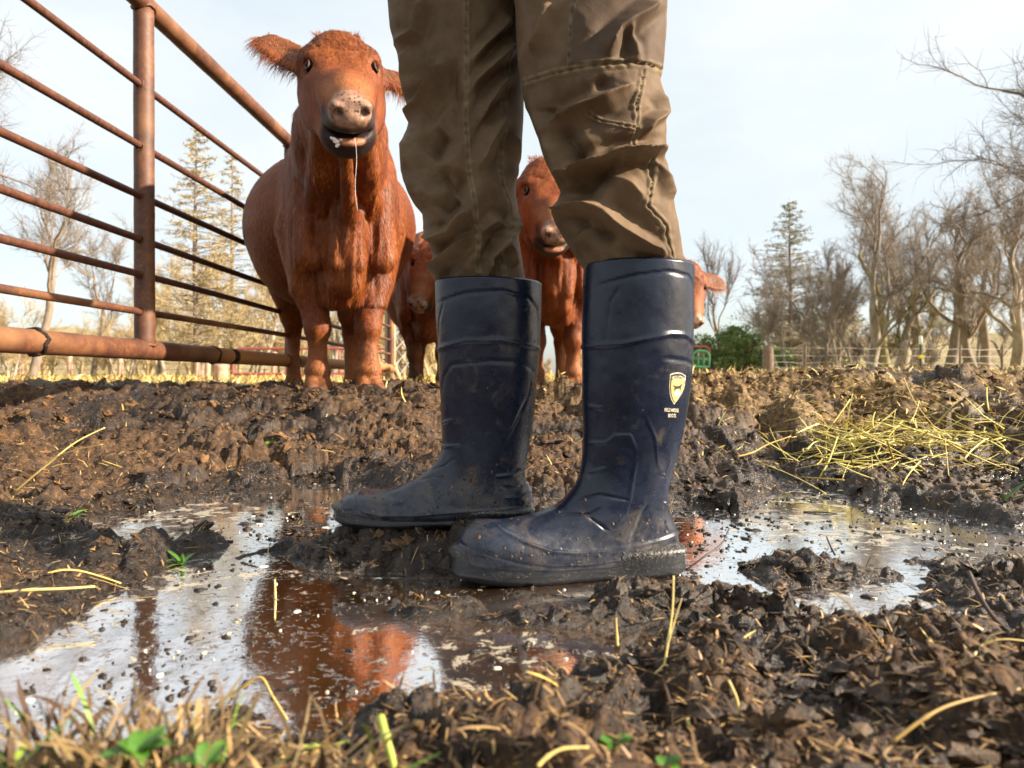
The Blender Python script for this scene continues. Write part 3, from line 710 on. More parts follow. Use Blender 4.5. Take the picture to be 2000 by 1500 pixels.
def leg(keys, d0, folds, seams, seedv, top_pts, pockets=()):
    """keys: py, left px, right px, lateral half depth (m), extra y shift"""
    K = np.array(keys, float)
    rows = 300; nt = 300
    pys = np.linspace(K[0, 0], K[-1, 0], rows)
    # monotone interpolation by key index
    L = np.interp(pys, K[:, 0], K[:, 1]); R = np.interp(pys, K[:, 0], K[:, 2]); D = np.interp(pys, K[:, 0], K[:, 3]); SH = np.interp(pys, K[:, 0], K[:, 4])
    ker = np.exp(-np.linspace(-2, 2, 5) ** 2 / 2); ker /= ker.sum()
    def sm(a): return np.convolve(np.pad(a, 2, 'edge'), ker, 'valid')
    L, R = sm(L), sm(R)
    D = np.convolve(np.pad(D, 10, 'edge'), np.ones(21) / 21, 'valid')
    th = np.linspace(0, 2 * PI, nt, endpoint=False)
    c, s = np.cos(th), np.sin(th); p = 2.15
    cc = np.sign(c) * np.abs(c) ** (2 / p); ss = np.sign(s) * np.abs(s) ** (2 / p)
    Cx = (L + R) / 2; Hx = (R - L) / 2
    V = np.zeros((rows, nt, 3)); d = d0 + SH[:, None] + D[:, None] * ss[None, :]
    # the silhouette is met where the side faces away (ss=0), at depth d0
    X = ((Cx[:, None] + Hx[:, None] * cc[None, :]) - 1000) / F * (d0 + SH[:, None])
    Z = CAMH - (pys[:, None] - 740) / F * (d0 + SH[:, None]) + 0 * d
    V[..., 0] = X; V[..., 1] = d; V[..., 2] = Z
    # photo position of each vertex
    qx = 1000 + V[..., 0] / V[..., 1] * F; qy = 740 - (V[..., 2] - CAMH) / V[..., 1] * F
    front = sstep(0.25, -0.25, ss)[None, :] * np.ones((rows, 1))
    dl = V - np.stack([((Cx - 1000) / F * (d0 + SH))[:, None] * np.ones(nt), (d0 + SH)[:, None] * np.ones(nt), V[..., 2]], -1)
    N = dl / (np.linalg.norm(dl, axis=2)[..., None] + 1e-9)
    disp = np.zeros((rows, nt)); sm_ = np.zeros((rows, nt)); fade = np.zeros((rows, nt))
    wob = 5 * fbm(V[..., 0] * 30, V[..., 2] * 30, octv=2, seed=seedv); wob2 = 5 * fbm(V[..., 0] * 30 + 7, V[..., 2] * 30, octv=2, seed=seedv + 1)
    for f in folds:
        poly, wd, amp = f[:3]; wd = wd * 0.78; asym = f[3] if len(f) > 3 else 0
        dd, sd, par = seg_dist(qx + wob, qy + wob2, poly)
        e = np.exp(-(np.sqrt(dd ** 2 + 4) - 2) / wd)
        if asym: e = np.where(sd * np.sign(asym) > 0, np.exp(-(dd) / (wd * (1 - 0.75 * abs(asym)))), e)
        disp += 1.7 * amp * (e - 0.35 * np.exp(-((dd - 2.2 * wd) / (1.2 * wd)) ** 2)) * np.clip(np.sin(par * PI) * 1.8 + 0.1, 0, 1) * front
    for poly, wd in seams:
        dd, sd, par = seg_dist(qx + wob * 0.2, qy + wob2 * 0.2, poly)
        g = np.exp(-((dd - wd) / 2.2) ** 2) + 0.0
        run = par * np.sum(np.hypot(*(np.diff(np.array(poly, float), axis=0)).T))
        puck = 0.5 + 0.5 * np.sin(run / 3.4 + 2 * vnoise(run * 0.05, run * 0)); 
        band = np.clip(1 - dd / (wd * 1.3), 0, 1) ** 0.5
        disp += front * (0.0016 * band - 0.0030 * np.exp(-(dd / 1.6) ** 2) + 0.0013 * band * (puck - 0.5)) * 1.5
        sm_ = np.maximum(sm_, np.clip(band * puck + 0.3 * band, 0, 1) * front)
    for poly, h, fd in pockets:
        dd, _, _ = seg_dist(qx, qy, poly, True); ins = np.where(inside(qx, qy, poly), dd, -dd)
        disp += front * h * sstep(-1.5, 2.0, ins); fade = np.maximum(fade, fd * sstep(-1.5, 2, ins) * front)
    back = 1 - front
    rg = 1 - np.abs(fbm(V[..., 0] * 6 + 0.5 * V[..., 1] * 6, V[..., 2] * 15, V[..., 1] * 7, octv=3, seed=seedv + 9)) * 2
    disp += back * 0.010 * (rg - 0.4)
    rg2 = 1 - np.abs(fbm(V[..., 0] * 14 + V[..., 2] * 9, V[..., 2] * 17 - V[..., 0] * 6, V[..., 1] * 9, octv=3, seed=seedv + 19)) * 2
    disp += 0.0018 * (rg2 - 0.4)
    # bunching near the hem
    hem = sstep(pys[-1] - 45, pys[-1] - 8, pys)[:, None]
    puck = np.sin(qx / 5.0 + 3 * vnoise(qx * 0.03, qy * 0.01)) 
    disp += hem * 0.0013 * puck * front - hem * 0.003 * (1 - front)
    edge = np.abs(cc)[None, :] ** 6
    V = V + N * (disp * (1 - 0.7 * edge))[..., None]
    # continue upward out of the frame to the hip, and down into the boot
    top = V[0]; ext = []
    cen = top.mean(0)
    for (cx, cy, cz, sx, sy) in top_pts[::-1]:
        ext.append(np.stack([cx + cc * sx, cy + ss * sy, np.full(nt, cz)], 1))
    b = V[-1]; bc = b.mean(0)
    low = [bc + (b - bc) * k - np.array([0, 0, dz]) for k, dz in ((0.97, 0.012), (0.90, 0.03), (0.86, 0.06))]
    allv = np.concatenate([np.array(ext), V, np.array(low)], 0)
    pad = lambda a: np.concatenate([np.zeros((len(ext), nt)), a, np.zeros((3, nt))]).ravel()
    return allv.reshape(-1, 3), grid_faces(allv.shape[0], nt, True), pad(sm_), pad(fade)

def z3(l): return [(740 + x / 2.678, y / 2.678) for x, y in l]
near_keys = [(-12,1004,1300,.088,0.0),(60,1008,1298,.086,0),(130,1011,1293,.084,0),(170,1018,1286,.082,0),(200,1027,1294,.081,0),(250,1044,1299,.080,0),(300,1060,1297,.079,0),(312,1064,1290,.078,0),(330,1072,1303,.078,0),(372,1094,1308,.077,0),(392,1088,1311,.077,0),(408,1078,1314,.076,0),(440,1090,1321,.072,0),(480,1113,1328,.065,0),(512,1133,1333,.058,0),(524,1140,1334,.055,0),(536,1146,1331,.050,0)]
near_folds = [
 (z3([(890,650),(960,625),(1100,560),(1220,500),(1330,440)]),16,0.013,0.5),(z3([(960,900),(1030,905),(1100,862),(1280,805),(1420,797),(1500,792)]),15,0.019,-0.6),
 (z3([(905,1095),(1050,1085),(1180,1092)]),14,0.018,-0.5),(z3([(1170,1090),(1240,1170),(1400,1285),(1500,1340)]),16,0.011,-0.5),
 (z3([(790,470),(850,640),(930,850),(990,1000)]),22,0.010),(z3([(1030,1330),(1080,1200),(1150,1130)]),12,0.006),(z3([(1180,300),(1240,180),(1380,60),(1450,0)]),15,0.011),
 (z3([(1290,150),(1320,220),(1335,330)]),8,0.005),(z3([(800,300),(850,200),(890,60),(900,0)]),16,0.009),(z3([(1450,480),(1490,600),(1420,640),(1370,720)]),10,0.008),
 (z3([(1430,840),(1500,930),(1540,1050)]),12,0.007),(z3([(940,690),(1010,780),(1040,850)]),18,-0.008),(z3([(1260,830),(1130,930),(960,1050)]),24,-0.013),(z3([(1000,1170),(1100,1180),(1250,1250)]),20,-0.008),
 (z3([(880,560),(900,620),(960,590)]),12,-0.007),(z3([(1180,880),(1300,960),(1380,1060)]),14,0.005),(z3([(1120,430),(1230,470),(1290,450)]),14,-0.004)]
near_seams = [(z3([(750,440),(900,392),(1100,352),(1300,332),(1400,345),(1490,380)]),8),(z3([(1385,380),(1345,560),(1350,700),(1340,790)]),7),(z3([(1420,830),(1430,950),(1400,1080),(1500,1180),(1530,1350)]),7),(z3([(1090,600),(1200,640),(1345,672)]),5),(z3([(1020,-20),(1000,180),(998,350)]),4)]
near_pocket = [(z3([(1020,-40),(1000,345),(1180,335),(1300,325),(1480,360),(1500,-40)]),0.0035,0.75),(z3([(1050,400),(1340,370),(1330,560),(1300,780),(1090,600),(1060,480)]),0.0,0.45)]
far_keys = [(-12,758,1030,.086,0),(60,764,1028,.084,0),(100,775,1026,.083,0),(150,784,1024,.082,0),(200,794,1023,.080,0),(240,806,1022,.079,0),(258,800,1021,.079,0),(275,793,1020,.078,0),(300,789,1017,.077,0),(330,789,1010,.076,0),(380,800,1007,.075,0),(405,814,1010,.074,0),(420,827,1012,.072,0),(450,828,1013,.070,0),(475,840,1014,.066,0),(500,845,1017,.062,0),(520,840,1020,.060,0),(535,843,1023,.058,0),(550,850,1027,.054,0),(566,860,1028,.049,0)]
far_folds = [
 (z3([(80,260),(200,175),(245,0)]),12,0.010),(z3([(160,240),(150,400),(190,620)]),14,0.010),(z3([(175,650),(240,560),(300,440),(345,330)]),13,0.016,0.55),
 (z3([(480,480),(620,330),(715,215)]),12,0.011,0.4),(z3([(530,640),(600,520),(670,400)]),11,0.009,0.4),(z3([(490,330),(600,200),(690,90)]),11,0.008,0.4),(z3([(520,900),(590,720),(660,600)]),14,0.010,0.3),
 (z3([(230,1225),(300,1275),(390,1230),(470,1110)]),14,0.016,0.5),(z3([(270,1430),(330,1370),(500,1225)]),12,0.014,0.5),(z3([(500,1225),(600,1160),(700,1190)]),10,0.007),
 (z3([(560,1460),(580,1360),(680,1220),(730,1120)]),9,0.014,-0.6),(z3([(150,700),(160,900),(230,1080)]),20,0.010),(z3([(300,900),(400,1000),(450,900)]),22,-0.010),(z3([(350,700),(250,820)]),26,-0.012),(z3([(320,1130),(420,1050)]),20,-0.010),
 (z3([(700,700),(735,850),(700,960)]),10,0.008),(z3([(400,300),(380,500),(420,620)]),18,-0.006),(z3([(600,1250),(560,1400)]),14,-0.006),(z3([(680,1250),(720,1400)]),12,0.006)]
far_seams = [(z3([(460,-30),(460,400),(455,600),(475,900),(510,1130),(522,1210),(520,1420)]),5),(z3([(722,-30),(690,250),(665,450),(660,700),(640,880),(645,960),(685,1080),(700,1150),(640,1300),(660,1480)]),5)]
hipx, hipy = 0.005, 1.04
nV, nQ, nS, nF = leg(near_keys, 0.985, near_folds, near_seams, 100, [(0.095,0.985,0.785,.103,.092),(0.08,0.99,0.84,.115,.098),(0.05,1.01,0.92,.135,.11),(0.02,1.03,1.00,.13,.12)], near_pocket)
fV, fQ, fS, fF = leg(far_keys, 1.085, far_folds, far_seams, 200, [(-0.075,1.085,0.830,.102,.092),(-0.06,1.085,0.86,.112,.098),(-0.03,1.07,0.92,.135,.11),(-0.0,1.06,1.00,.13,.12)])
# seat and waist joining both legs
rows = []
th = np.linspace(0, 2 * PI, 300, endpoint=False)
for (z, cx, cy, sx, sy) in [(0.80,0.01,1.035,0.02,0.02),(0.81,0.01,1.035,.11,.10),(0.85,0.01,1.037,.15,.16),(0.92,0.015,1.04,.152,.19),(1.0,0.01,1.045,.135,.185),(1.06,0.0,1.045,.125,.17),(1.08,0.0,1.045,.12,.165)]:
    rows.append(np.stack([cx + np.cos(th) * sx, cy + np.sin(th) * sy, np.full(300, z) + 0.0], 1))
hV = np.vstack(rows); hQ = grid_faces(len(rows), 300, True)
po = np.array([0.01, 1.04, 0.0])
Vt = np.vstack([nV, fV, hV]) - po; Qt = np.vstack([nQ, fQ + len(nV), hQ + len(nV) + len(fV)])
tro = mesh_np('trousers', Vt, Qt, CLOTH, True, person, {'seam': np.concatenate([nS, fS, np.zeros(len(hV))]), 'fade': np.concatenate([nF, fF, np.zeros(len(hV))])})
# ---------------------------------------------------------------- smooth solid modelling on a grid
def rot_to(zdir, xref=(1, 0, 0)):
    z = np.asarray(zdir, float); z /= np.linalg.norm(z)
    x = np.asarray(xref, float); x = x - z * np.dot(x, z); x /= np.linalg.norm(x)
    return np.stack([x, np.cross(z, x), z])      # rows: local axes
class SDF:
    def __init__(s, lo, hi, h):
        s.lo = np.array(lo, float); s.h = h
        s.n = np.ceil((np.array(hi) - s.lo) / h).astype(int) + 1
        s.ax = [s.lo[i] + np.arange(s.n[i]) * h for i in range(3)]
        s.F = np.full(tuple(s.n), 1.0, dtype=np.float32)
    def _sub(s, lo, hi, m):
        a = [max(0, int((lo[i] - m - s.lo[i]) / s.h)) for i in range(3)]
        b = [min(s.n[i], int((hi[i] + m - s.lo[i]) / s.h) + 2) for i in range(3)]
        if any(b[i] <= a[i] for i in range(3)): return None
        sl = tuple(slice(a[i], b[i]) for i in range(3))
        g = [s.ax[i][a[i]:b[i]].astype(np.float32) for i in range(3)]
        return sl, g[0][:, None, None], g[1][None, :, None], g[2][None, None, :]
    def _put(s, sl, d, k, cut):
        A = s.F[sl]
        if cut:
            h = np.clip(0.5 - 0.5 * (A + d) / k, 0, 1); s.F[sl] = A * (1 - h) - d * h + k * h * (1 - h)
        else:
            h = np.clip(0.5 + 0.5 * (A - d) / k, 0, 1); s.F[sl] = A * (1 - h) + d * h - k * h * (1 - h)
    def cone(s, a, b, r1, r2, k=0.03, cut=False):
        a = np.asarray(a, float); b = np.asarray(b, float); R = max(r1, r2)
        q = s._sub(np.minimum(a, b) - R, np.maximum(a, b) + R, k * 1.5 + 0.02)
        if q is None: return
        sl, X, Y, Z = q; ab = b - a; L2 = ab @ ab
        t = np.clip(((X - a[0]) * ab[0] + (Y - a[1]) * ab[1] + (Z - a[2]) * ab[2]) / L2, 0, 1)
        d = np.sqrt((X - a[0] - t * ab[0]) ** 2 + (Y - a[1] - t * ab[1]) ** 2 + (Z - a[2] - t * ab[2]) ** 2) - (r1 + (r2 - r1) * t)
        s._put(sl, d, k, cut)
    def chain(s, pts, rs, k=0.03):
        for i in range(len(pts) - 1): s.cone(pts[i], pts[i + 1], rs[i], rs[i + 1], k)
    def ell(s, c, r, R=None, k=0.03, cut=False):
        c = np.asarray(c, float); r = np.asarray(r, float); m = r.max()
        q = s._sub(c - m, c + m, k * 1.5 + 0.02)
        if q is None: return
        sl, X, Y, Z = q; X = X - c[0]; Y = Y - c[1]; Z = Z - c[2]
        if R is not None: X, Y, Z = (R[i][0] * X + R[i][1] * Y + R[i][2] * Z for i in range(3))
        k0 = np.sqrt((X / r[0]) ** 2 + (Y / r[1]) ** 2 + (Z / r[2]) ** 2)
        k1 = np.sqrt((X / r[0] ** 2) ** 2 + (Y / r[1] ** 2) ** 2 + (Z / r[2] ** 2) ** 2) + 1e-6
        s._put(sl, k0 * (k0 - 1) / k1, k, cut)
    def mesh(s):
        F = s.F; nx, ny, nz = F.shape; neg = F < 0
        c = [(i, j, k) for i in (0, 1) for j in (0, 1) for k in (0, 1)]
        cnt = sum(neg[i:nx - 1 + i, j:ny - 1 + j, k:nz - 1 + k].astype(np.int8) for i, j, k in c)
        act = np.argwhere((cnt > 0) & (cnt < 8)); idx = np.full((nx - 1, ny - 1, nz - 1), -1, dtype=np.int32)
        idx[act[:, 0], act[:, 1], act[:, 2]] = np.arange(len(act))
        val = {q: F[act[:, 0] + q[0], act[:, 1] + q[1], act[:, 2] + q[2]] for q in c}
        S = np.zeros((len(act), 3)); W = np.zeros(len(act))
        for q in c:
            for ax in range(3):
                if q[ax]: continue
                q2 = tuple(1 if i == ax else q[i] for i in range(3)); a = val[q]; b = val[q2]
                m = (a < 0) != (b < 0); t = np.where(m, a / np.where(m, a - b, 1), 0)
                p = np.array(q, float)[None, :] * np.ones((len(act), 1)); p[:, ax] += t
                S += p * m[:, None]; W += m
        V = (act + S / W[:, None]) * s.h + s.lo
        Q = []
        for ax in range(3):
            sl0 = [slice(1, n - 1) for n in F.shape]; sl0[ax] = slice(0, F.shape[ax] - 1)
            sl1 = list(sl0); sl1[ax] = slice(1, F.shape[ax])
            a = neg[tuple(sl0)]; b = neg[tuple(sl1)]; e = np.argwhere(a != b)
            off = np.array([sl0[i].start for i in range(3)]); e2 = e + off; fl = a[tuple(e.T)]
            u, w = [i for i in range(3) if i != ax]
            def cell(du, dw):
                k = e2.copy(); k[:, u] += du; k[:, w] += dw
                return idx[k[:, 0], k[:, 1], k[:, 2]]
            f = np.stack([cell(-1, -1), cell(0, -1), cell(0, 0), cell(-1, 0)], 1)
            flip = fl if ax != 1 else ~fl
            f = np.where(flip[:, None], f, f[:, ::-1]); Q.append(f)
        Q = np.vstack(Q); Q = Q[(Q >= 0).all(1)]
        return V, Q
def vnormals(V, Q):
    n = np.cross(V[Q[:, 2]] - V[Q[:, 0]], V[Q[:, 3]] - V[Q[:, 1]])
    N = np.zeros_like(V)
    for i in range(4):
        for ax in range(3): N[:, ax] += np.bincount(Q[:, i], n[:, ax], len(V))
    return N / (np.linalg.norm(N, axis=1)[:, None] + 1e-12)
def relax(V, Q, it=1, f=0.5):
    for _ in range(it):
        S = np.zeros_like(V); C = np.zeros(len(V))
        for i in range(4):
            for j in (1, 3):
                a = Q[:, i]; b = Q[:, (i + j) % 4]
                for ax in range(3): S[:, ax] += np.bincount(a, V[b, ax], len(V))
                C += np.bincount(a, minlength=len(V))
        V = V + f * (S / C[:, None] - V)
    return V
# ---------------------------------------------------------------- red cattle
t = NT('red_cattle_coat'); v = t.coord()
st = t.noise(30, 5, 0.65, t.coord((3.2, 3.2, 1.0)), 0.5); n = t.noise(4, 4, 0.55, v); fine = t.noise(230, 4, 0.6, t.coord((1.6, 1.6, 0.5)))
av = t.attr('v')
red = t.ramp(t.math('ADD', t.math('MULTIPLY', n, 0.45), t.math('MULTIPLY', st, 0.55)), [(0.3, (0.0533, 0.0102, 0.0020)), (0.5, (0.1630, 0.0352, 0.0045)), (0.72, (0.3260, 0.0937, 0.0123))])
red = t.mix(t.attr('dusty'), red, (0.50, 0.24, 0.10))
pad = t.ramp(t.noise(34, 3, 0.5, v), [(0.35, (0.16, 0.082, 0.055)), (0.65, (0.36, 0.22, 0.15))])
spots = t.new('ShaderNodeTexVoronoi'); spots.inputs['Scale'].default_value = 62; t.l.new(v, spots.inputs['Vector'])
pad = t.mix(t.ramp(spots.outputs['Distance'], [(0.20, 0.9), (0.27, 0.0)]), pad, (0.03, 0.012, 0.010))
c = t.mix(t.attr('nose'), red, pad); c = t.mix(t.attr('dark'), c, (0.020, 0.010, 0.009)); c = t.mix(t.attr('lip'), c, (0.46, 0.22, 0.13))
c = t.mix(t.attr('mud'), c, (0.07, 0.035, 0.016))  # mud on legs and hooves, and a darker tone inside the ears
wetm = t.math('MAXIMUM', t.attr('nose'), t.math('MULTIPLY', t.attr('dark'), 0.25))
t.set(Base_Color=c, Roughness=t.mix(wetm, (0.62,) * 3, (0.33,) * 3))
b = t.bump(st, 0.35, 0.008); b = t.bump(fine, 0.4, 0.003, b)
t.b.inputs['Specular IOR Level'].default_value = 0.3; t.set(Normal=b); COAT = t.m
t = NT('red_cattle_hair'); a = t.attr('v')
t.set(Base_Color=t.ramp(a, [(0.0, (0.0251, 0.0046, 0.0011)), (0.42, (0.1442, 0.0295, 0.0039)), (0.8, (0.3448, 0.1022, 0.0134)), (1.0, (0.4264, 0.2043, 0.0729))]), Roughness=0.5)
t.b.inputs['Specular IOR Level'].default_value = 0.4
t.b.inputs['Roughness'].default_value = 0.55; HAIR = t.m
t = NT('dark_wet_eye'); t.set(Base_Color=(0.006, 0.004, 0.005), Roughness=0.10); t.b.inputs['Specular IOR Level'].default_value = 0.5; t.b.inputs['IOR'].default_value = 1.16; EYE = t.m
t = NT('eyelid_rim'); t.set(Base_Color=(0.10, 0.036, 0.018), Roughness=0.6); LID = t.m
t = NT('saliva'); t.set(Base_Color=(0.9, 0.92, 0.92), Roughness=0.12); t.b.inputs['Transmission Weight'].default_value = 0.35; SALIVA = t.m

def cow(loc, rz, label, hb, hdir, roll, scale=1.0, h=0.006, strands=60000, seed=1, muddy=0.0, leg_d=(0, 0, 0, 0), headscale=1.0, main=False, yaw_ref=None):
    """hb: poll, hdir: poll to nose direction (cow space: -y is forward)"""
    r = np.random.default_rng(seed)
    gzs = [gz_fast(loc[0] + sx * 0.1 + dy * -math.sin(rz), loc[1] + dy * math.cos(rz))[0] for sx in (-1, 1) for dy in (0, 1.3 * scale)]
    loc = (loc[0], loc[1], float(np.mean(gzs)) - 0.004)
    root = empty('cow', loc, label, 'cow', 'red cattle in the yard', rz)
    hb = np.array(hb, float); f = np.array(hdir, float); f /= np.linalg.norm(f)
    lref = np.array(yaw_ref if yaw_ref is not None else (1, 0, 0), float); l = lref - f * (lref @ f); l /= np.linalg.norm(l)
    nrm = np.cross(f, l)
    if nrm[1] > 0: nrm = -nrm
    cr, sr = math.cos(roll), math.sin(roll)
    l, nrm = l * cr + nrm * sr, nrm * cr - l * sr
    hs = headscale
    def H(t_, l_, n_): return hb + (f * t_ + l * l_ + nrm * n_) * hs
    RH = np.stack([l, f, nrm])
    lo = [-0.52, min(-0.85, hb[1] - 0.62), -0.02]; hi = [0.52, 1.62, max(1.25, hb[2] + 0.25)]
    lo[0] = min(lo[0], hb[0] - 0.4); hi[0] = max(hi[0], hb[0] + 0.4)
    S = SDF(lo, hi, h)
    # trunk
    S.ell((0, 0.66, 0.80), (0.415, 0.66, 0.36), k=0.06)
    S.ell((0, 0.10, 0.80), (0.20, 0.34, 0.35), k=0.09)
    S.ell((0, 1.20, 0.86), (0.28, 0.32, 0.27), k=0.10)
    S.cone((0, 0.15, 1.06), (0, 1.25, 1.08), 0.10, 0.13, 0.10)
    S.ell((0, 0.75, 0.62), (0.33, 0.48, 0.20), k=0.08)
    for sx in (-1, 1):
        S.ell((sx * 0.155, 0.05, 0.72), (0.085, 0.20, 0.31), k=0.04)               # shoulder
        S.ell((sx * 0.19, 1.28, 0.74), (0.13, 0.22, 0.27), k=0.06)                 # thigh
        S.cone((sx * 0.20, 1.15, 1.05), (sx * 0.17, 1.42, 0.98), 0.07, 0.07, 0.06)  # hip bones
    # brisket and dewlap
    S.ell((0, -0.10, 0.57), (0.095, 0.20, 0.20), k=0.06)
    S.cone((0, -0.20, 0.60), (0, -0.08, 0.41), 0.055, 0.075, 0.06)
    # neck
    jaw = H(0.10, 0, -0.13)
    neck0 = np.array([0, 0.12, 0.92])
    mid = (neck0 + jaw) / 2 + np.array([0, 0.02, 0.0])
    S.cone(neck0, mid, 0.205, 0.155, 0.08); S.cone(mid, H(0.04, 0, -0.09), 0.155, 0.105, 0.07)
    S.cone(neck0 + [0, 0, -0.14], jaw, 0.15, 0.085, 0.08)
    S.cone(H(0.20, 0, -0.21), (0, -0.29, 0.66), 0.020, 0.028, 0.04); S.cone((0, -0.29, 0.66), (0, -0.22, 0.44), 0.028, 0.05, 0.04)                 # dewlap edge
    for sx in (-1, 1):
        S.cone(H(0.14, sx * 0.07, -0.17), (sx * 0.10, -0.12, 0.70), 0.022, 0.05, 0.035)   # neck folds
        S.cone((sx * 0.13, -0.12, 0.88), (sx * 0.135, -0.18, 0.54), 0.05, 0.055, 0.03)
        S.cone((sx * 0.045, -0.27, 0.82), (sx * 0.035, -0.27, 0.50), 0.016, 0.024, 0.014)
    # legs
    for sx, dy, kf in ((-1, leg_d[0], 0), (1, leg_d[1], 0)):
        x = sx * 0.098
        S.chain([(sx * 0.165, 0.05, 0.68), (sx * 0.125, 0.02 + dy * 0.4, 0.46), (x, 0.0 + dy * 0.8, 0.275)], [0.100, 0.074, 0.050], 0.035)
        S.ell((x, -0.008 + dy * 0.8, 0.27), (0.053, 0.055, 0.060), k=0.02)
        S.chain([(x, 0.0 + dy * 0.8, 0.25), (x, 0.008 + dy, 0.16), (x, 0.0 + dy, 0.095)], [0.045, 0.035, 0.043], 0.018)
        S.ell((x, 0.0 + dy, 0.092), (0.053, 0.050, 0.040), k=0.02)
        for c2 in (-1, 1): S.cone((x + c2 * 0.018, -0.008 + dy, 0.06), (x + c2 * 0.027, -0.040 + dy, 0.010), 0.030, 0.036, 0.012)
    for sx, dy in ((-1, leg_d[2]), (1, leg_d[3])):
        x = sx * 0.16; y = 1.30 + dy
        S.chain([(sx * 0.18, 1.22, 0.62), (x, y + 0.02, 0.44), (x, y + 0.10, 0.335)], [0.13, 0.075, 0.045], 0.04)
        S.chain([(x, y + 0.11, 0.33), (x, y + 0.06, 0.19), (x, y + 0.03, 0.10)], [0.047, 0.035, 0.042], 0.02)
        for c2 in (-1, 1): S.cone((x + c2 * 0.018, y + 0.02, 0.06), (x + c2 * 0.026, y - 0.02, 0.012), 0.030, 0.036, 0.012)
    S.chain([(0, 1.50, 1.02), (0, 1.56, 0.85), (0, 1.55, 0.55)], [0.035, 0.022, 0.02], 0.03)
    # head
    S.ell(H(0.09, 0, -0.110), np.array((0.122, 0.120, 0.098)) * hs, RH, 0.05)
    S.ell(H(0.015, 0, -0.065), np.array((0.090, 0.040, 0.045)) * hs, RH, 0.03)
    for sx in (-1, 1):
        S.cone(H(0.12, sx * 0.055, -0.075), H(0.37, sx * 0.034, -0.082), 0.072 * hs, 0.052 * hs, 0.05)
        S.cone(H(0.10, sx * 0.068, -0.18), H(0.37, sx * 0.036, -0.170), 0.074 * hs, 0.058 * hs, 0.045)
        S.ell(H(0.19, sx * 0.088, -0.165), np.array((0.047, 0.11, 0.075)) * hs, RH, 0.04)
        S.cone(H(0.09, sx * 0.092, -0.045), H(0.145, sx * 0.098, -0.024), 0.032 * hs, 0.020 * hs, 0.03)   # brow
        S.cone(H(0.21, sx * 0.092, -0.075), H(0.24, sx * 0.074, -0.072), 0.022 * hs, 0.02 * hs, 0.03)
        S.ell(H(0.173, sx * 0.114, -0.040), np.array((0.025, 0.025, 0.024)) * hs, RH, 0.012, cut=True)      # eye socket
    S.cone(H(0.30, 0, -0.045), H(0.42, 0, -0.05), 0.045 * hs, 0.045 * hs, 0.04)
    S.ell(H(0.445, 0, -0.072), np.array((0.066, 0.056, 0.046)) * hs, RH, 0.03)      # muzzle
    S.ell(H(0.415, 0, -0.110), np.array((0.076, 0.062, 0.028)) * hs, RH, 0.02)       # upper lip
    S.ell(H(0.405, 0, -0.163), np.array((0.062, 0.062, 0.034)) * hs, RH, 0.02)      # lower lip
    S.ell(H(0.36, 0, -0.205), np.array((0.066, 0.075, 0.045)) * hs, RH, 0.03)       # chin
    S.ell(H(0.455, 0.0, -0.1415), np.array((0.082, 0.085, 0.0105)) * hs, RH, 0.010, cut=True)  # mouth
    for sx in (-1, 1):
        S.ell(H(0.466, sx * 0.043, -0.040), np.array((0.024, 0.024, 0.020)) * hs, RH, 0.015)
        Rn = rot_to(nrm * 0.6 + f * 0.5 + l * sx * 0.5, l)
        S.ell(H(0.492, sx * 0.040, -0.050), np.array((0.012, 0.021, 0.017)) * hs, RH, 0.007, cut=True)
        S.cone(H(0.495, sx * 0.047, -0.05), H(0.482, sx * 0.063, -0.032), 0.008 * hs, 0.003 * hs, 0.007, cut=True)
    # ears
    ears = []
    for sx in (-1, 1):
        ed = l * sx * 0.93 + f * (-0.62 if sx < 0 else 0.22) * (1 if main else 0.3) - nrm * 0.18 + (np.array([0, 0, 0.60]) if (main and sx < 0) else 0); ed /= np.linalg.norm(ed)
        er = H(0.055, sx * 0.10, -0.10)
        face = nrm - ed * (nrm @ ed); face /= np.linalg.norm(face); up = np.cross(ed, face)
        RE = np.stack([ed, up, face]); EL = 0.122 * hs
        S.ell(er + ed * EL * 0.95, (EL, 0.076 * hs, 0.019 * hs), RE, 0.02)
        S.ell(er + ed * EL * 1.05 + face * 0.026 * hs, (EL * 0.85, 0.054 * hs, 0.018 * hs), RE, 0.012, cut=True)
        S.cone(er - ed * 0.03, er + ed * 0.05, 0.036 * hs, 0.026 * hs, 0.03)
        ears.append((er, ed, up, face, EL))
    V, Q = S.mesh(); V = relax(V, Q, 1, 0.4)
    N = vnormals(V, Q)
    D = (V - hb) / hs; T = D @ f; Lc = D @ l; Nn = D @ nrm
    # skin folds and clumped hair
    onb = (np.linalg.norm(D - 0, axis=1) > 0.55)
    neckm = sstep(0.25, -0.15, V[:, 1]) * sstep(0.50, 0.62, np.linalg.norm((V - H(0.2, 0, -0.1)) / hs, axis=1) + 0.15)
    fold = 1 - np.abs(fbm(V[:, 0] * 13, V[:, 1] * 4, V[:, 2] * 1.5, octv=3, seed=seed)) * 2.2
    disp = 0.019 * neckm * (fold - 0.35) * (V[:, 2] > 0.35)
    hairn = fbm(V[:, 0] * 34, V[:, 1] * 30, V[:, 2] * 16, octv=3, seed=seed + 5)
    faceclear = sstep(0.36, 0.30, T) * 1.0
    inhead = (T > -0.12) & (T < 0.56) & (np.abs(Lc) < 0.16) & (Nn > -0.26) & (Nn < 0.1)
    fore = inhead * sstep(0.24, 0.12, T) * sstep(-0.10, -0.02, Nn)
    curl = 1 - np.abs(fbm((Lc * 26 + 1.5 * vnoise(T * 20, Lc * 20)), T * 42, Nn * 20, octv=2, seed=seed + 9)) * 2.4
    disp = disp + np.where(inhead, 0.0008 * hairn, 0.0022 * hairn) + 0.0055 * fore * (curl - 0.3)
    V = V + N * disp[:, None]
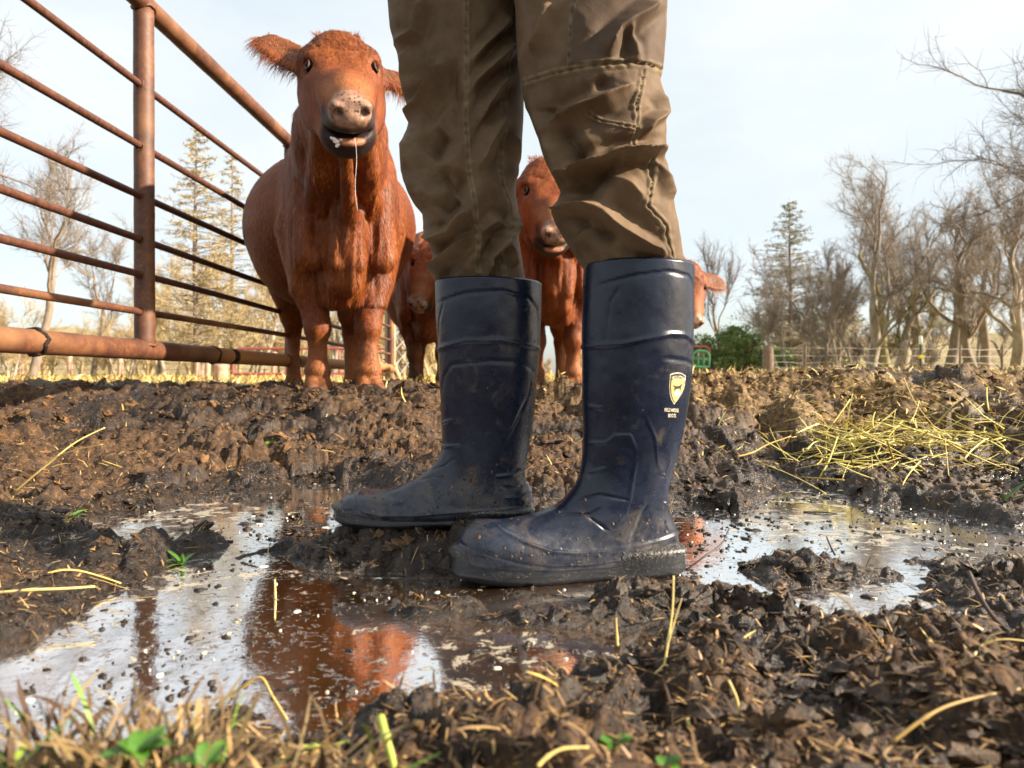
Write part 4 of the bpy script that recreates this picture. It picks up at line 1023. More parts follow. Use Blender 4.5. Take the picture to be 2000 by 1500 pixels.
    nose = inhead * sstep(0.430, 0.455, T + 0.10 * (Nn + 0.05)) * sstep(-0.125, -0.105, Nn) * sstep(0.075, 0.060, np.abs(Lc))
    topn = inhead * sstep(0.405, 0.43, T) * sstep(-0.045, -0.025, Nn) * sstep(0.065, 0.05, np.abs(Lc)); nose = np.maximum(nose, topn * 0.75)
    dark = inhead * sstep(0.365, 0.405, T + 0.02 * hairn) * sstep(-0.085, -0.105, Nn - 0.9 * np.maximum(np.abs(Lc) - 0.045, 0))
    lip = inhead * sstep(0.440, 0.452, T) * sstep(-0.172, -0.162, Nn) * sstep(-0.143, -0.150, Nn) * sstep(0.06, 0.04, np.abs(Lc))
    dnos = np.minimum(*[np.sqrt(((T - 0.492) / 1.2) ** 2 + (Lc - sx * 0.041) ** 2 + (Nn + 0.050) ** 2) for sx in (-1, 1)])
    dark = np.maximum(dark * (1 - lip), inhead * sstep(0.018, 0.013, dnos))
    deye = np.minimum(*[np.linalg.norm(D - (f * 0.175 + l * sx * 0.112 + nrm * -0.040), axis=1) for sx in (-1, 1)])
    dark = np.maximum(dark, inhead * sstep(0.030, 0.022, deye) * 0.75)
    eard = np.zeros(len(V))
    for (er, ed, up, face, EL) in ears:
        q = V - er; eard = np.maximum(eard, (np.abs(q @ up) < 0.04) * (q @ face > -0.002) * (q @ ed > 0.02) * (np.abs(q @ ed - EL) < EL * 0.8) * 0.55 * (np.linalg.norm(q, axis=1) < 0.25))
    mud_ear = muddy * sstep(0.42, 0.2, V[:, 2]) * sstep(-0.3, 0.3, fbm(V[:, 0] * 9, V[:, 1] * 9, V[:, 2] * 9, octv=3, seed=4)) + 0.6 * sstep(0.07, 0.03, V[:, 2])
    dusty = np.clip(0.25 * inhead * sstep(0.28, 0.38, T) * sstep(-0.06, -0.03, Nn) + 0.25 * sstep(0.30, 0.1, V[:, 2]), 0, 1)
    mud_ear = np.maximum(mud_ear, eard)  # the hollow face of each ear is darkened through the same mask
    body = mesh_np('body', V * scale, Q, COAT, True, root, {'nose': nose, 'dark': dark, 'lip': lip, 'mud': np.clip(mud_ear, 0, 1), 'dusty': dusty})
    # eyes
    for sx in (-1, 1):
        mb = MB(); c0 = H(0.170, sx * 0.100, -0.041)
        mb.add((IVE * 0.0205 * hs) + c0, IQE, ITE)
        ey = mb.build('eye', EYE, root, origin=None)
        ey.data.transform(Matrix.Scale(scale, 4))
        if h < 0.009:
            mb = MB(); ax = l * sx * 0.80 + nrm * 0.55; ax /= np.linalg.norm(ax); u1 = np.cross(ax, f); u1 /= np.linalg.norm(u1); u2 = np.cross(ax, u1)
            for top in (0, 1):
                ang = np.linspace(0, PI, 14) + (PI if top else 0)
                pts = [c0 + ax * (0.0165 - 0.004 * abs(math.cos(a_))) * hs + (u2 * math.cos(a_) * 0.0205 + u1 * math.sin(a_) * 0.0125) * hs for a_ in ang]
                mb.tube(pts, 0.0030 * hs, 6)
            ld = mb.build('eyelids', LID, root); ld.data.transform(Matrix.Scale(scale, 4))
    # coat of hair
    tri = np.vstack([Q[:, [0, 1, 2]], Q[:, [0, 2, 3]]])
    A = np.linalg.norm(np.cross(V[tri[:, 1]] - V[tri[:, 0]], V[tri[:, 2]] - V[tri[:, 0]]), axis=1)
    cen = V[tri].mean(1); Dh = (cen - hb) / hs
    wgt = A * np.where(cen[:, 1] < 0.35, 1.7, 0.7)
    hd = (np.abs(Dh @ l) < 0.15) & (Dh @ f > -0.1) & (Dh @ f < 0.56) & (Dh @ nrm > -0.27)
    wgt = wgt * np.where(hd, 2.2, 1.0)
    bare = np.maximum(nose, dark)[tri[:, 0]]; wgt = wgt * (bare < 0.3) * (cen[:, 2] > 0.03)
    N = vnormals(V, Q)
    pick = r.choice(len(tri), strands, p=wgt / wgt.sum())
    b1 = r.random(strands); b2 = r.random(strands); fl = b1 + b2 > 1; b1[fl] = 1 - b1[fl]; b2[fl] = 1 - b2[fl]
    tp = tri[pick]; P0 = V[tp[:, 0]] * (1 - b1 - b2)[:, None] + V[tp[:, 1]] * b1[:, None] + V[tp[:, 2]] * b2[:, None]; NN = N[tp[:, 0]]
    Dp = (P0 - hb) / hs; ishd = (np.abs(Dp @ l) < 0.16) & (Dp @ f > -0.12) & (Dp @ f < 0.56) & (Dp @ nrm > -0.27)
    flow = np.where(ishd[:, None], f[None, :] * 0.9, np.array([[0, 0.55, -0.85]]))
    flow = flow + 0.30 * np.stack([vnoise(P0[:, 0] * 12, P0[:, 2] * 12, P0[:, 1] * 12, seed=s_) for s_ in (1, 2, 3)], 1)
    isfore = ishd & (Dp @ f < 0.13) & (Dp @ nrm > -0.10)
    flow = np.where(isfore[:, None], flow + 1.2 * np.stack([vnoise(P0[:, 0] * 30, P0[:, 2] * 30, P0[:, 1] * 30, seed=s_) for s_ in (4, 5, 6)], 1), flow)
    flow -= NN * (flow * NN).sum(1)[:, None]; flow /= np.linalg.norm(flow, axis=1)[:, None] + 1e-9
    ln = np.where(ishd, 0.006 + 0.010 * isfore, 0.013) * (0.6 + 0.8 * r.random(strands))
    ln = np.where(~ishd & (P0[:, 1] < 0.1) & (P0[:, 2] > 0.35), ln * 1.3, ln); ln = np.where(P0[:, 2] < 0.3, ln * 0.7, ln)
    wd = np.where(ishd, 0.0007, 0.0011) * (0.7 + 0.6 * r.random(strands)) * (1.6 if h > 0.009 else 1)
    lift = np.where(ishd, 0.10, 0.15) + 0.12 * r.random(strands)
    # fringe hanging from the ears
    nf = 900 if h < 0.009 else 200
    eP, eN, eF, eL = [], [], [], []
    for (er, ed, up, face, EL) in ears:
        dn = up if up[2] < 0 else -up
        u = r.random(nf) * 1.9; side = np.where(r.random(nf) < 0.8, 1, -1)
        edge = 0.062 * hs * np.sqrt(np.clip(1 - (u - 0.95) ** 2, 0.02, 1))
        eP.append(er + ed * (EL * u)[:, None] + dn * (edge * side * (0.6 + 0.4 * r.random(nf)))[:, None] + face * 0.004)
        dd = dn * side[:, None] * 0.9 + ed * 0.35 + np.array([0, 0, -0.5]) + 0.35 * r.normal(size=(nf, 3)); dd /= np.linalg.norm(dd, axis=1)[:, None]
        eF.append(dd); eN.append(np.tile(face, (nf, 1))); eL.append((0.018 + 0.060 * r.random(nf) ** 1.5 * np.where(side > 0, 1, 0.35)) * hs)
    # tuft on the poll
    nt_ = 500 if h < 0.009 else 120
    a_ = r.random(nt_) * 2 - 1
    eP.append(H(0, 0, 0) + l * (a_ * 0.075)[:, None] * hs + f * ((r.random(nt_) * 0.07 - 0.045)[:, None]) * hs - nrm * 0.012 * hs)
    dd = -f * 0.8 + nrm * 0.3 + 0.9 * r.normal(size=(nt_, 3)) * 0.5 + l * a_[:, None] * 0.5; dd /= np.linalg.norm(dd, axis=1)[:, None]
    eF.append(dd); eN.append(np.tile(nrm, (nt_, 1))); eL.append(0.015 + 0.022 * r.random(nt_))
    n2 = sum(len(a) for a in eP)
    P0 = np.vstack([P0] + eP); NN = np.vstack([NN] + eN); flow = np.vstack([flow] + eF); ln = np.concatenate([ln] + eL)
    wd = np.concatenate([wd, np.full(n2, 0.0009)]); lift = np.concatenate([lift, np.zeros(n2)])
    m = len(P0); side = np.cross(NN, flow); side /= np.linalg.norm(side, axis=1)[:, None] + 1e-9
    p1 = P0 + (flow * 0.5 + NN * (lift * 0.5)[:, None]) * ln[:, None]
    p2 = P0 + (flow + NN * (lift * 0.45)[:, None] + np.array([0, 0, -0.22])) * ln[:, None]
    sw = side * wd[:, None]
    HV = np.stack([P0 - sw, P0 + sw, p1 + sw * 0.8, p1 - sw * 0.8, p2], 1).reshape(-1, 3)
    k = np.arange(m)[:, None] * 5
    hv = np.clip(0.5 + 0.33 * fbm(P0[:, 0] * 9, P0[:, 1] * 9, P0[:, 2] * 5, octv=3, seed=seed) + 0.14 * r.normal(size=m), 0, 1)
    hv[m - n2:] = np.clip(0.30 + 0.35 * r.random(n2), 0, 1)
    mesh_np('hair', HV * scale, [k + [[0, 1, 2, 3]], k + [[3, 2, 4]]], HAIR, True, root, {'v': np.repeat(hv, 5)})
    return root, H
def uvs(n=24, m=12):
    u = np.linspace(0, 2 * PI, n, endpoint=False); w = np.linspace(0.02, PI - 0.02, m)
    V = np.array([[math.sin(b) * math.cos(a), math.sin(b) * math.sin(a), math.cos(b)] for b in w for a in u])
    return V, grid_faces(m, n, True)
IVE, IQE = uvs(); ITE = None
MAINLOC = (-0.71, 3.1, 0.215)
c1, H1 = cow(MAINLOC, 0.31, 'big red cow by the rusty pipe gate, head raised and drooling, looking straight out', (-0.075, -0.74, 1.15), (0.02, -0.72, -0.68), math.radians(7), h=0.0062, strands=90000, seed=3, main=True, leg_d=(0.0, -0.10, 0.1, -0.1), headscale=0.93, yaw_ref=(1, 0.06, 0))
mb = MB(); r = np.random.default_rng(2)
p0 = H1(0.452, 0.012, -0.150)
pts = [p0 + np.array([0.0035 * math.sin(i * 0.35) + 0.0004 * i, -0.012 + 0.002 * i * 0.3, -0.011 * i]) for i in range(20)]
mb.tube(pts, [0.0006 if i % 7 else 0.0009 for i in range(20)], 6)
for (a_, b_, s_) in [(-0.052, -0.148, 0.007), (-0.045, -0.155, 0.009), (-0.040, -0.166, 0.006), (-0.058, -0.145, 0.005), (-0.030, -0.150, 0.004), (-0.043, -0.172, 0.005)]:
    mb.add(IVE * s_ * np.array([1, .7, .8]) + H1(0.458, a_, b_), IQE, None)
mb.build('saliva_strand', SALIVA, c1)
cow((0.23, 3.95, 0.215), 0.03, 'red cow with pale muzzle standing between the person\'s legs, facing out', (-0.11, -0.76, 1.03), (0.06, -0.62, -0.76), 0.0, scale=0.97, h=0.0085, strands=30000, seed=11, muddy=0.5, leg_d=(0.1, 0, 0, 0), headscale=0.93)
cow((-0.55, 4.85, 0.21), 0.05, 'dark red young cow peering out low between the big cow and the far boot', (0.085, -0.66, 0.95), (-0.22, -0.45, -0.87), math.radians(-4), scale=0.90, h=0.010, strands=20000, seed=17, muddy=1.0, leg_d=(0, 0.15, 0, 0), headscale=0.95)
cow((1.13, 5.75, 0.24), 0.16, 'red cow almost hidden behind the near boot, one ear and cheek showing', (-0.04, -0.74, 0.81), (-0.05, -0.42, -0.90), 0.0, scale=0.97, h=0.010, strands=18000, seed=23, muddy=0.6, headscale=0.95)
# ---------------------------------------------------------------- rusty pipe gate
t = NT('rusty_pipe_steel'); v = t.coord(); n = t.noise(7, 6, 0.65, v); n2 = t.noise(60, 5, 0.7, v); n3 = t.noise(2.2, 4, 0.6, v, 0.5)
c = t.ramp(t.math('ADD', t.math('MULTIPLY', n, 0.6), t.math('MULTIPLY', n2, 0.4)), [(0.32, (0.0324, 0.0101, 0.0056)), (0.5, (0.0900, 0.0281, 0.0104)), (0.68, (0.1944, 0.0702, 0.0208))])
c = t.mix(t.ramp(n3, [(0.48, 0.0), (0.66, 0.7)]), c, (0.27, 0.125, 0.048))
c = t.mix(t.attr('v'), c, (0.45, 0.20, 0.055))
c = t.mix(t.ramp(t.noise(150, 2, 0.5, v), [(0.72, 0.0), (0.76, 0.8)]), c, (0.5, 0.33, 0.2))
t.set(Base_Color=c, Roughness=0.62, Metallic=0.0); t.b.inputs['Specular IOR Level'].default_value = 0.6
t.set(Normal=t.bump(n2, 0.35, 0.003)); RUST = t.m
t = NT('dark_rust_steel'); v = t.coord(); n2 = t.noise(50, 5, 0.7, v)
t.set(Base_Color=t.ramp(n2, [(0.3, (0.035, 0.012, 0.008)), (0.7, (0.13, 0.045, 0.020))]), Roughness=0.6, Normal=t.bump(n2, 0.3, 0.002)); RUSTD = t.m
t = NT('burnt_weld'); v = t.coord(); t.set(Base_Color=t.ramp(t.noise(60, 4, 0.6, v), [(0.35, (0.012, 0.008, 0.007)), (0.65, (0.06, 0.03, 0.02))]), Roughness=0.7, Normal=t.bump(t.noise(120, 4, 0.6, v), 0.6, 0.003)); WELD = t.m
VX = (1051 - 1000) / F                       # the gate runs towards this bearing
def gx(y): return (283 - 1000) / F * 2.83 + VX * (y - 2.83)
zb = [0.11, 0.256, 0.39, 0.527, 0.693, 0.875, 1.109, 1.426]   # heights above the lens, bottom pipe to top pipe
def pipe_gate(y0, y1, posts, label, stub=True):
    root = empty('pipe_gate', (gx(posts[0]), posts[0], 0.22), label, 'gate', 'rusty pipe gates of the corral'); O = np.array(root.location)
    rr = np.random.default_rng(int(y0 * 100) + 9)
    for i, z in enumerate(zb):
        n = 60; yy = np.linspace(y0, y1, n); big = i in (0, 7)
        sag = 0 if big else 0.004 * np.sin(yy * 1.3 + i * 2)
        pts = np.stack([gx(yy) + (0 if big else 0.0), yy, CAMH + z + sag + yy * 0], 1)
        r_ = (0.0375 if i == 0 else 0.0365) if big else 0.0135
        mb = MB(); a = 0.0
        if i == 0: a = np.concatenate([np.repeat(sstep(3.3, 3.6, yy) * 0.75, 24), [0, 0]])
        mb.tube(pts, r_ * (1 + 0.012 * rr.normal(size=n)), 24 if big else 12, a=a)
        nm = 'bottom_rail' if i == 0 else ('top_rail' if i == 7 else 'rail')
        mb.build(nm, RUST if (big or i < 2) else RUSTD, root, origin=O)
    for k, py_ in enumerate(posts):
        mb = MB(); zz = np.linspace(CAMH + zb[0] - 0.01, CAMH + zb[7] - 0.01, 26)
        mb.tube(np.stack([zz * 0 + gx(py_), zz * 0 + py_, zz], 1), 0.0365 * (1 + 0.01 * rr.normal(size=26)), 28)
        for z, r1, bb in ((CAMH + zb[0] + 0.038, 0.040, 0.007), (CAMH + zb[7] - 0.036, 0.040, 0.006)):
            a = np.linspace(0, 2 * PI, 32); mb.tube(np.stack([gx(py_) + r1 * np.cos(a), py_ + r1 * np.sin(a), z + 0.020 * np.abs(np.sin(a - 1.2)) * (-1 if z < 1 else 1) + 0.002 * np.sin(a * 9)], 1), bb, 6, caps=False)
        for z in zb[1:7]:
            a = np.linspace(0, 2 * PI, 16)
            for sg in (-1, 1): mb.tube(np.stack([gx(py_) + 0.015 * np.cos(a), py_ + sg * 0.0345 + a * 0, CAMH + z + 0.0165 * np.sin(a)], 1), 0.0035, 6, caps=False)
        mb.build('upright', RUST, root, origin=O)
    if stub:
        for y in (2.21, 3.42):
            mb = MB(); a = np.linspace(0, 2 * PI, 32); ww = 0.004 * np.sin(a * 5) + 0.002 * np.sin(a * 11)
            mb.tube(np.stack([gx(y) + 0.0385 * np.cos(a), y + ww * 2, CAMH + zb[0] + 0.0385 * np.sin(a)], 1), 0.007 if y < 3 else 0.005, 6, caps=False)
            mb.build('weld_bead', WELD, root, origin=O)
        for y in (4.42, 4.56, 3.62):
            mb = MB(); yy = np.linspace(y - 0.03, y + 0.03, 5); mb.tube(np.stack([gx(yy), yy, yy * 0 + CAMH + zb[0]], 1), 0.0385, 24)
            mb.build('collar', WELD, root, origin=O)
    return root
pipe_gate(0.9, 4.58, [2.83, 4.50], 'long rusty pipe gate running back along the left side, beside the big cow')
pipe_gate(4.70, 7.6, [6.1, 7.55], 'farther rusty pipe gate, mostly hidden behind the big cow')
def pole(mb, a, b, r, s=8, av=0.0): mb.tube(np.linspace(a, b, 4), r, s, a=av)
# timber gate leg posts
WOODL = simple('weathered_pale_wood', (0.42, 0.29, 0.16), 0.8, 0.35, 30, 0.5, 0.004)
WOODG = simple('grey_brown_post_wood', (0.17, 0.115, 0.085), 0.85, 0.45, 14, 0.6, 0.006)
WOODP = simple('pinkish_bare_post_wood', (0.42, 0.27, 0.20), 0.85, 0.35, 12, 0.5, 0.006)
RED = simple('faded_red_gate_paint', (0.38, 0.075, 0.075), 0.5, 0.3, 20, 0.1); GREEN = simple('green_gate_paint', (0.05, 0.22, 0.10), 0.5, 0.3, 20, 0.1)
WIRE = simple('galvanised_wire', (0.32, 0.32, 0.30), 0.5, 0.3, 20, 0.0, metal=0.4)
def gnd(x, y): return float(gz_fast(x, y)[0])
def W(px, d): return (px - 1000) / F * d
def zpx(py, d): return CAMH - (py - 740) / F * d
def post(px, d, top, r, mat, label, name='fence_post', group=None, lean=0.0, cat='post'):
    x = W(px, d); z0 = gnd(x, d) - 0.1; z1 = zpx(top, d)
    mb = MB(); n = 14; tt = np.linspace(0, 1, n); rr = np.random.default_rng(int(px * 7 + d))
    mb.tube(np.stack([x + lean * tt * (z1 - z0), d + 0 * tt, z0 + (z1 - z0) * tt], 1), r * (1 + 0.04 * rr.normal(size=n)), 16)
    o = mb.build(name, mat, None, origin=(x, d, z0)); o.location = (x, d, z0)
    return tag(o, label, cat, group)
# pale posts and lattice panel behind the big cow
gB = empty('lattice_gate', (W(772, 8.2), 8.2, 0.22), 'pale sunlit gate with crossed lattice bars behind the big cow\'s shoulder', 'gate'); OB = np.array(gB.location)
for px, top, r in ((762, 455, 0.060), (785, 470, 0.045)):
    d = 8.2 if px < 770 else 9.0
    mb = MB(); pole(mb, (W(px, d), d, 0.15), (W(px, d), d, zpx(top, d)), r, 14); mb.build('post', WOODL, gB, origin=OB)
mb = MB(); mb2 = MB()
for k in range(11):
    z = 0.30 + k * 0.17
    m3 = MB(); pole(m3, (W(748, 8.2), 8.2, z), (W(762, 8.2), 8.25, z), 0.010, 6); m3.build('bar', WOODL, gB, origin=OB)
    pole(mb2, (W(766, 8.2), 8.25, z + 0.18), (W(800, 9.2), 9.2, z - 0.10), 0.010, 6)
    pole(mb2, (W(766, 8.2), 8.25, z - 0.10), (W(800, 9.2), 9.2, z + 0.18), 0.008, 6)
mb2.build('lattice', WIRE, gB, origin=OB)
o = MB(); pole(o, (W(735, 7.4), 7.4, zpx(716, 7.4)), (W(765, 7.9), 7.9, zpx(720, 7.9)), 0.05, 14); pole(o, (W(762, 7.9), 7.9, 0.5), (W(782, 7.9), 7.9, 0.22), 0.03, 10)
o.build('brace', WOODL, gB, origin=OB)
def tube_gate(name, x0, x1, d, top, bot, mat, label, bars=3, r=0.022):
    c0 = W(x0, d); c1 = W(x1, d); z1 = zpx(top, d); z0 = zpx(bot, d)
    root = empty(name, (c0, d, gnd(c0, d)), label, 'gate'); O = np.array(root.location)
    q = 0.10; cor = [(c0, z0), (c0, z1 - q), (c0 + q * .3, z1 - q * .3), (c0 + q, z1), (c1 - q, z1), (c1 - q * .3, z1 - q * .3), (c1, z1 - q), (c1, z0), (c0, z0)]
    mb = MB(); mb.tube([(x, d, z) for x, z in cor], r, 10, caps=False); mb.build('frame', mat, root, origin=O)
    for k in range(bars):
        z = z0 + (z1 - z0) * (k + 1) / (bars + 1) * 0.95
        mb = MB(); pole(mb, (c0, d, z), (c1, d, z), r * 0.8, 8); mb.build('bar', mat, root, origin=O)
    for x in (c0 + (c1 - c0) * .33, c0 + (c1 - c0) * .66):
        mb = MB(); pole(mb, (x, d, z0), (x, d, z1), r * 0.8, 8); mb.build('stile', mat, root, origin=O)
    return root
tube_gate('farm_gate', 455, 770, 12.0, 681, 730, RED, 'faded red tubular gate low behind the big cow\'s legs', 1, 0.020)
tube_gate('farm_gate', 1352, 1385, 15.0, 686, 716, GREEN, 'small green tubular gate beside the near boot', 1, 0.030)
tube_gate('farm_gate', 1330, 1386, 16.5, 677, 700, RED, 'rusty red gate rail seen above the green gate', 1, 0.025)
post(432, 13.0, 712, 0.11, WOODP, 'short thick pinkish wooden post left of the red gate')
post(405, 13.5, 700, 0.05, WOODP, 'thin post standing left of the thick pinkish post', lean=0.02)
post(1500, 14.0, 675, 0.10, WOODG, 'weathered grey brown corner post of the wire fence')
# far wire fence on the right
def wire_fence(x0, x1, d0, d1, tops, posts_, label, mat=WIRE, pm=WOODG, pr=0.045):
    root = empty('wire_fence', (W(x0, d0), d0, gnd(W(x0, d0), d0)), label, 'fence'); O = np.array(root.location)
    n = 50; tt = np.linspace(0, 1, n); xx = W(x0, d0) + (W(x1, d1) - W(x0, d0)) * tt; yy = d0 + (d1 - d0) * tt
    for k, py in enumerate(tops):
        z = zpx(py, d0) + 0.02 * np.sin(tt * 9 * PI + k) ** 2 * -1
        mb = MB(); mb.tube(np.stack([xx, yy, z], 1), 0.0055, 5); mb.build('wire', mat, root, origin=O)
    for f_ in posts_:
        x = W(x0, d0) + (W(x1, d1) - W(x0, d0)) * f_; y = d0 + (d1 - d0) * f_
        mb = MB(); pole(mb, (x, y, gnd(x, y) - 0.1), (x + 0.02, y, zpx(tops[0], d0) + 0.08), pr, 10); mb.build('post', pm, root, origin=O)
    return root
wire_fence(1500, 2150, 14.0, 15.5, [678, 693, 707, 717], [0.10, 0.16, 0.55, 0.68, 0.95], 'sagging wire fence strung between posts in front of the bare trees', pr=0.022)
wire_fence(-150, 620, 17.0, 15.0, [700, 712, 722, 732], [0.02, 0.14, 0.27, 0.40, 0.53, 0.72, 0.9], 'wire and post fence across the yellow pasture on the left', mat=simple('rusty_wire', (0.30, 0.16, 0.09), 0.6, 0.3, 10, 0), pm=WOODP, pr=0.055)
# green steel T post with insulators
rt = empty('steel_fence_post', (W(1798, 13.2), 13.2, gnd(W(1798, 13.2), 13.2)), 'dark green steel fence post with a white cap and yellow insulator', 'post'); O = np.array(rt.location)
mb = MB(); x = W(1798, 13.2); zt = zpx(668, 13.2); mb.box((x, 13.2, (zt + 0.15) / 2), (0.035, 0.010, zt - 0.15)); mb.box((x, 13.222, (zt + 0.15) / 2), (0.008, 0.032, zt - 0.15))
mb.build('stake', simple('dark_green_paint', (0.02, 0.06, 0.03), 0.5, 0.3, 20, 0.1), rt, smooth=False, origin=O)
mb = MB(); mb.tube([(x, 13.2, zt - 0.04), (x, 13.2, zt - 0.03), (x, 13.2, zt + 0.09), (x, 13.2, zt + 0.11)], [0.03, 0.034, 0.032, 0.02], 12); mb.build('cap', simple('white_plastic', (0.75, 0.76, 0.72), 0.5, 0.05, 20, 0), rt, origin=O)
mb = MB(); mb.box((x, 13.17, zpx(697, 13.2)), (0.10, 0.05, 0.055)); mb.box((x - 0.05, 13.15, zpx(697, 13.2)), (0.03, 0.06, 0.03)); oo = mb.build('insulator', simple('yellow_plastic', (0.75, 0.62, 0.05), 0.5, 0.05, 20, 0), rt, smooth=False, origin=O); bevel(oo, 0.006)
# ---------------------------------------------------------------- trees
def bark(name, a, b, sc=9):
    t = NT(name); v = t.coord((1, 1, 0.35)); n = t.noise(sc, 6, 0.7, v)
    t.set(Base_Color=t.ramp(n, [(0.32, a), (0.68, b)]), Roughness=0.9, Normal=t.bump(t.noise(sc * 4, 5, 0.7, v), 0.6, 0.01)); return t.m
BARKG = bark('grey_brown_bark', (0.10, 0.075, 0.055), (0.26, 0.20, 0.15)); BARKP = bark('pale_peeling_bark', (0.11, 0.085, 0.06), (0.42, 0.36, 0.28), 5)
BARKM = bark('mossy_bark', (0.10, 0.085, 0.035), (0.30, 0.25, 0.11)); TWIG = bark('twig_bark', (0.135, 0.108, 0.085), (0.32, 0.26, 0.21), 2); TWIGY = bark('sunlit_yellow_twigs', (0.28, 0.20, 0.095), (0.52, 0.40, 0.22), 2)  # TWIGY: brighter, yellower twigs, sunlight on the left background put into the colour
TWIGD = bark('dark_twig_bark', (0.075, 0.060, 0.055), (0.19, 0.155, 0.135), 2)
TW = []
def twigs(mb, rr, minr, per=5, up=0.15):
    A = np.array(TW); TW.clear()
    if not len(A): return
    A = np.repeat(A, per, 0); m = len(A); u = rr.random(m)[:, None]
    p = A[:, 0:3] * (1 - u) + A[:, 3:6] * u; d = A[:, 6:9] * 0.7 + rr.normal(size=(m, 3)) * 0.62 + np.array([0, 0, up]); d /= np.linalg.norm(d, axis=1)[:, None]
    L = (A[:, 9] * rr.uniform(0.25, 0.75, m))[:, None]; d2 = d + 0.35 * rr.normal(size=(m, 3)) + np.array([0, 0, up]); d2 /= np.linalg.norm(d2, axis=1)[:, None]
    s = np.cross(d, rr.normal(size=(m, 3))); s /= np.linalg.norm(s, axis=1)[:, None]; s = s * minr * 0.75; s2 = np.cross(d, s)
    q = p + d * L * 0.5; e = q + d2 * L * 0.5
    V = np.stack([p + s, p - s * .5 + s2 * .87, p - s * .5 - s2 * .87, q + s * .75, q - s * .4 + s2 * .65, q - s * .4 - s2 * .65, e], 1).reshape(-1, 3); k = np.arange(m)[:, None] * 7
    mb.add(V, np.vstack([k + [[0, 1, 4, 3]], k + [[1, 2, 5, 4]], k + [[2, 0, 3, 5]]]), np.vstack([k + [[3, 4, 6]], k + [[4, 5, 6]], k + [[5, 3, 6]]]))
def grow(mbT, mbC, p, d, L, r, lev, maxlev, rr, spread=0.6, up=0.12, wig=0.22, kids=(3, 5), minr=0.0035, droop=0.0, shrink=0.66):
    n = 7 if lev < 2 else (5 if lev < 4 else 4)
    pts = [np.array(p, float)]; d = np.array(d, float); d /= np.linalg.norm(d); dirs = [d]
    for i in range(n):
        d = d + wig * rr.normal(size=3) * (0.55 if lev == 0 else 1) + np.array([0, 0, up - droop * (lev > 1)])
        d /= np.linalg.norm(d); pts.append(pts[-1] + d * L / n); dirs.append(d)
    r1 = max(r * (0.62 if lev < maxlev else 0.35), minr * 0.6)
    rad = np.linspace(r, r1, n + 1)
    if lev == 0: rad[0] *= 1.25
    sides = 10 if lev == 0 else (6 if lev == 1 else (4 if lev == 2 else 3))
    (mbT if lev <= 1 else mbC).tube(pts, rad, sides, caps=(lev == 0))
    if lev >= maxlev - 1 and TW is not None:
        for a_, b_, dd_ in zip(pts[:-1], pts[1:], dirs[1:]): TW.append((*a_, *b_, *dd_, L))
    if lev >= maxlev: return
    k = rr.integers(kids[0], kids[1] + 1) + (1 if lev >= 2 else 0)
    for j in range(k):
        f = rr.uniform(0.45 if lev == 0 else 0.2, 1.0) if j else 1.0
        i = min(n, int(f * n)); q = pts[i]; dd = dirs[i]
        ax = rr.normal(size=3); ax -= dd * (ax @ dd); ax /= np.linalg.norm(ax)
        a = spread * rr.uniform(0.5, 1.35) * (0.5 if j == 0 else 1)
        nd = dd * math.cos(a) + ax * math.sin(a)
        grow(mbT, mbC, q, nd, L * shrink * rr.uniform(0.75, 1.2), max(rad[i] * (0.74 if j == 0 else 0.50), minr), lev + 1, maxlev, rr, spread, up, wig, kids, minr, droop, shrink)
def bare_tree(px, d, H, seed, label, trunk=BARKG, twig=TWIG, levels=5, r=0.12, lean=0.0, spread=0.6, stems=1, minr=0.006, group='bare winter trees round the yard', name='bare_tree', first=None, kids=(3, 4), up=0.12, wig=0.22, droop=0.0, shrink=0.66):
    rr = np.random.default_rng(seed); x = W(px, d); z = gnd(x, d) - 0.15
    root = empty(name, (x, d, z), label, 'tree', group); O = np.array([x, d, z])
    mbT, mbC = MB(), MB()
    tot = sum(shrink ** i for i in range(levels)); L0 = first if first else H / tot * 1.02
    levels -= 1; TW.clear()
    for s in range(stems):
        dv = np.array([lean + (rr.normal() * 0.22 if stems > 1 else 0), rr.normal() * (0.2 if stems > 1 else 0.05), 1.0])
        grow(mbT, mbC, O + np.array([rr.normal() * 0.15, rr.normal() * 0.1, 0]) * (stems > 1), dv, L0 * rr.uniform(0.85, 1.1) if stems > 1 else L0, r / math.sqrt(stems), 0, levels, rr, spread, up, wig, kids, minr, droop, shrink)
    twigs(mbC, rr, minr * 0.65, 4, up)
    mbT.build('trunk', trunk, root, origin=O); mbC.build('crown', twig, root, origin=O)
    return root
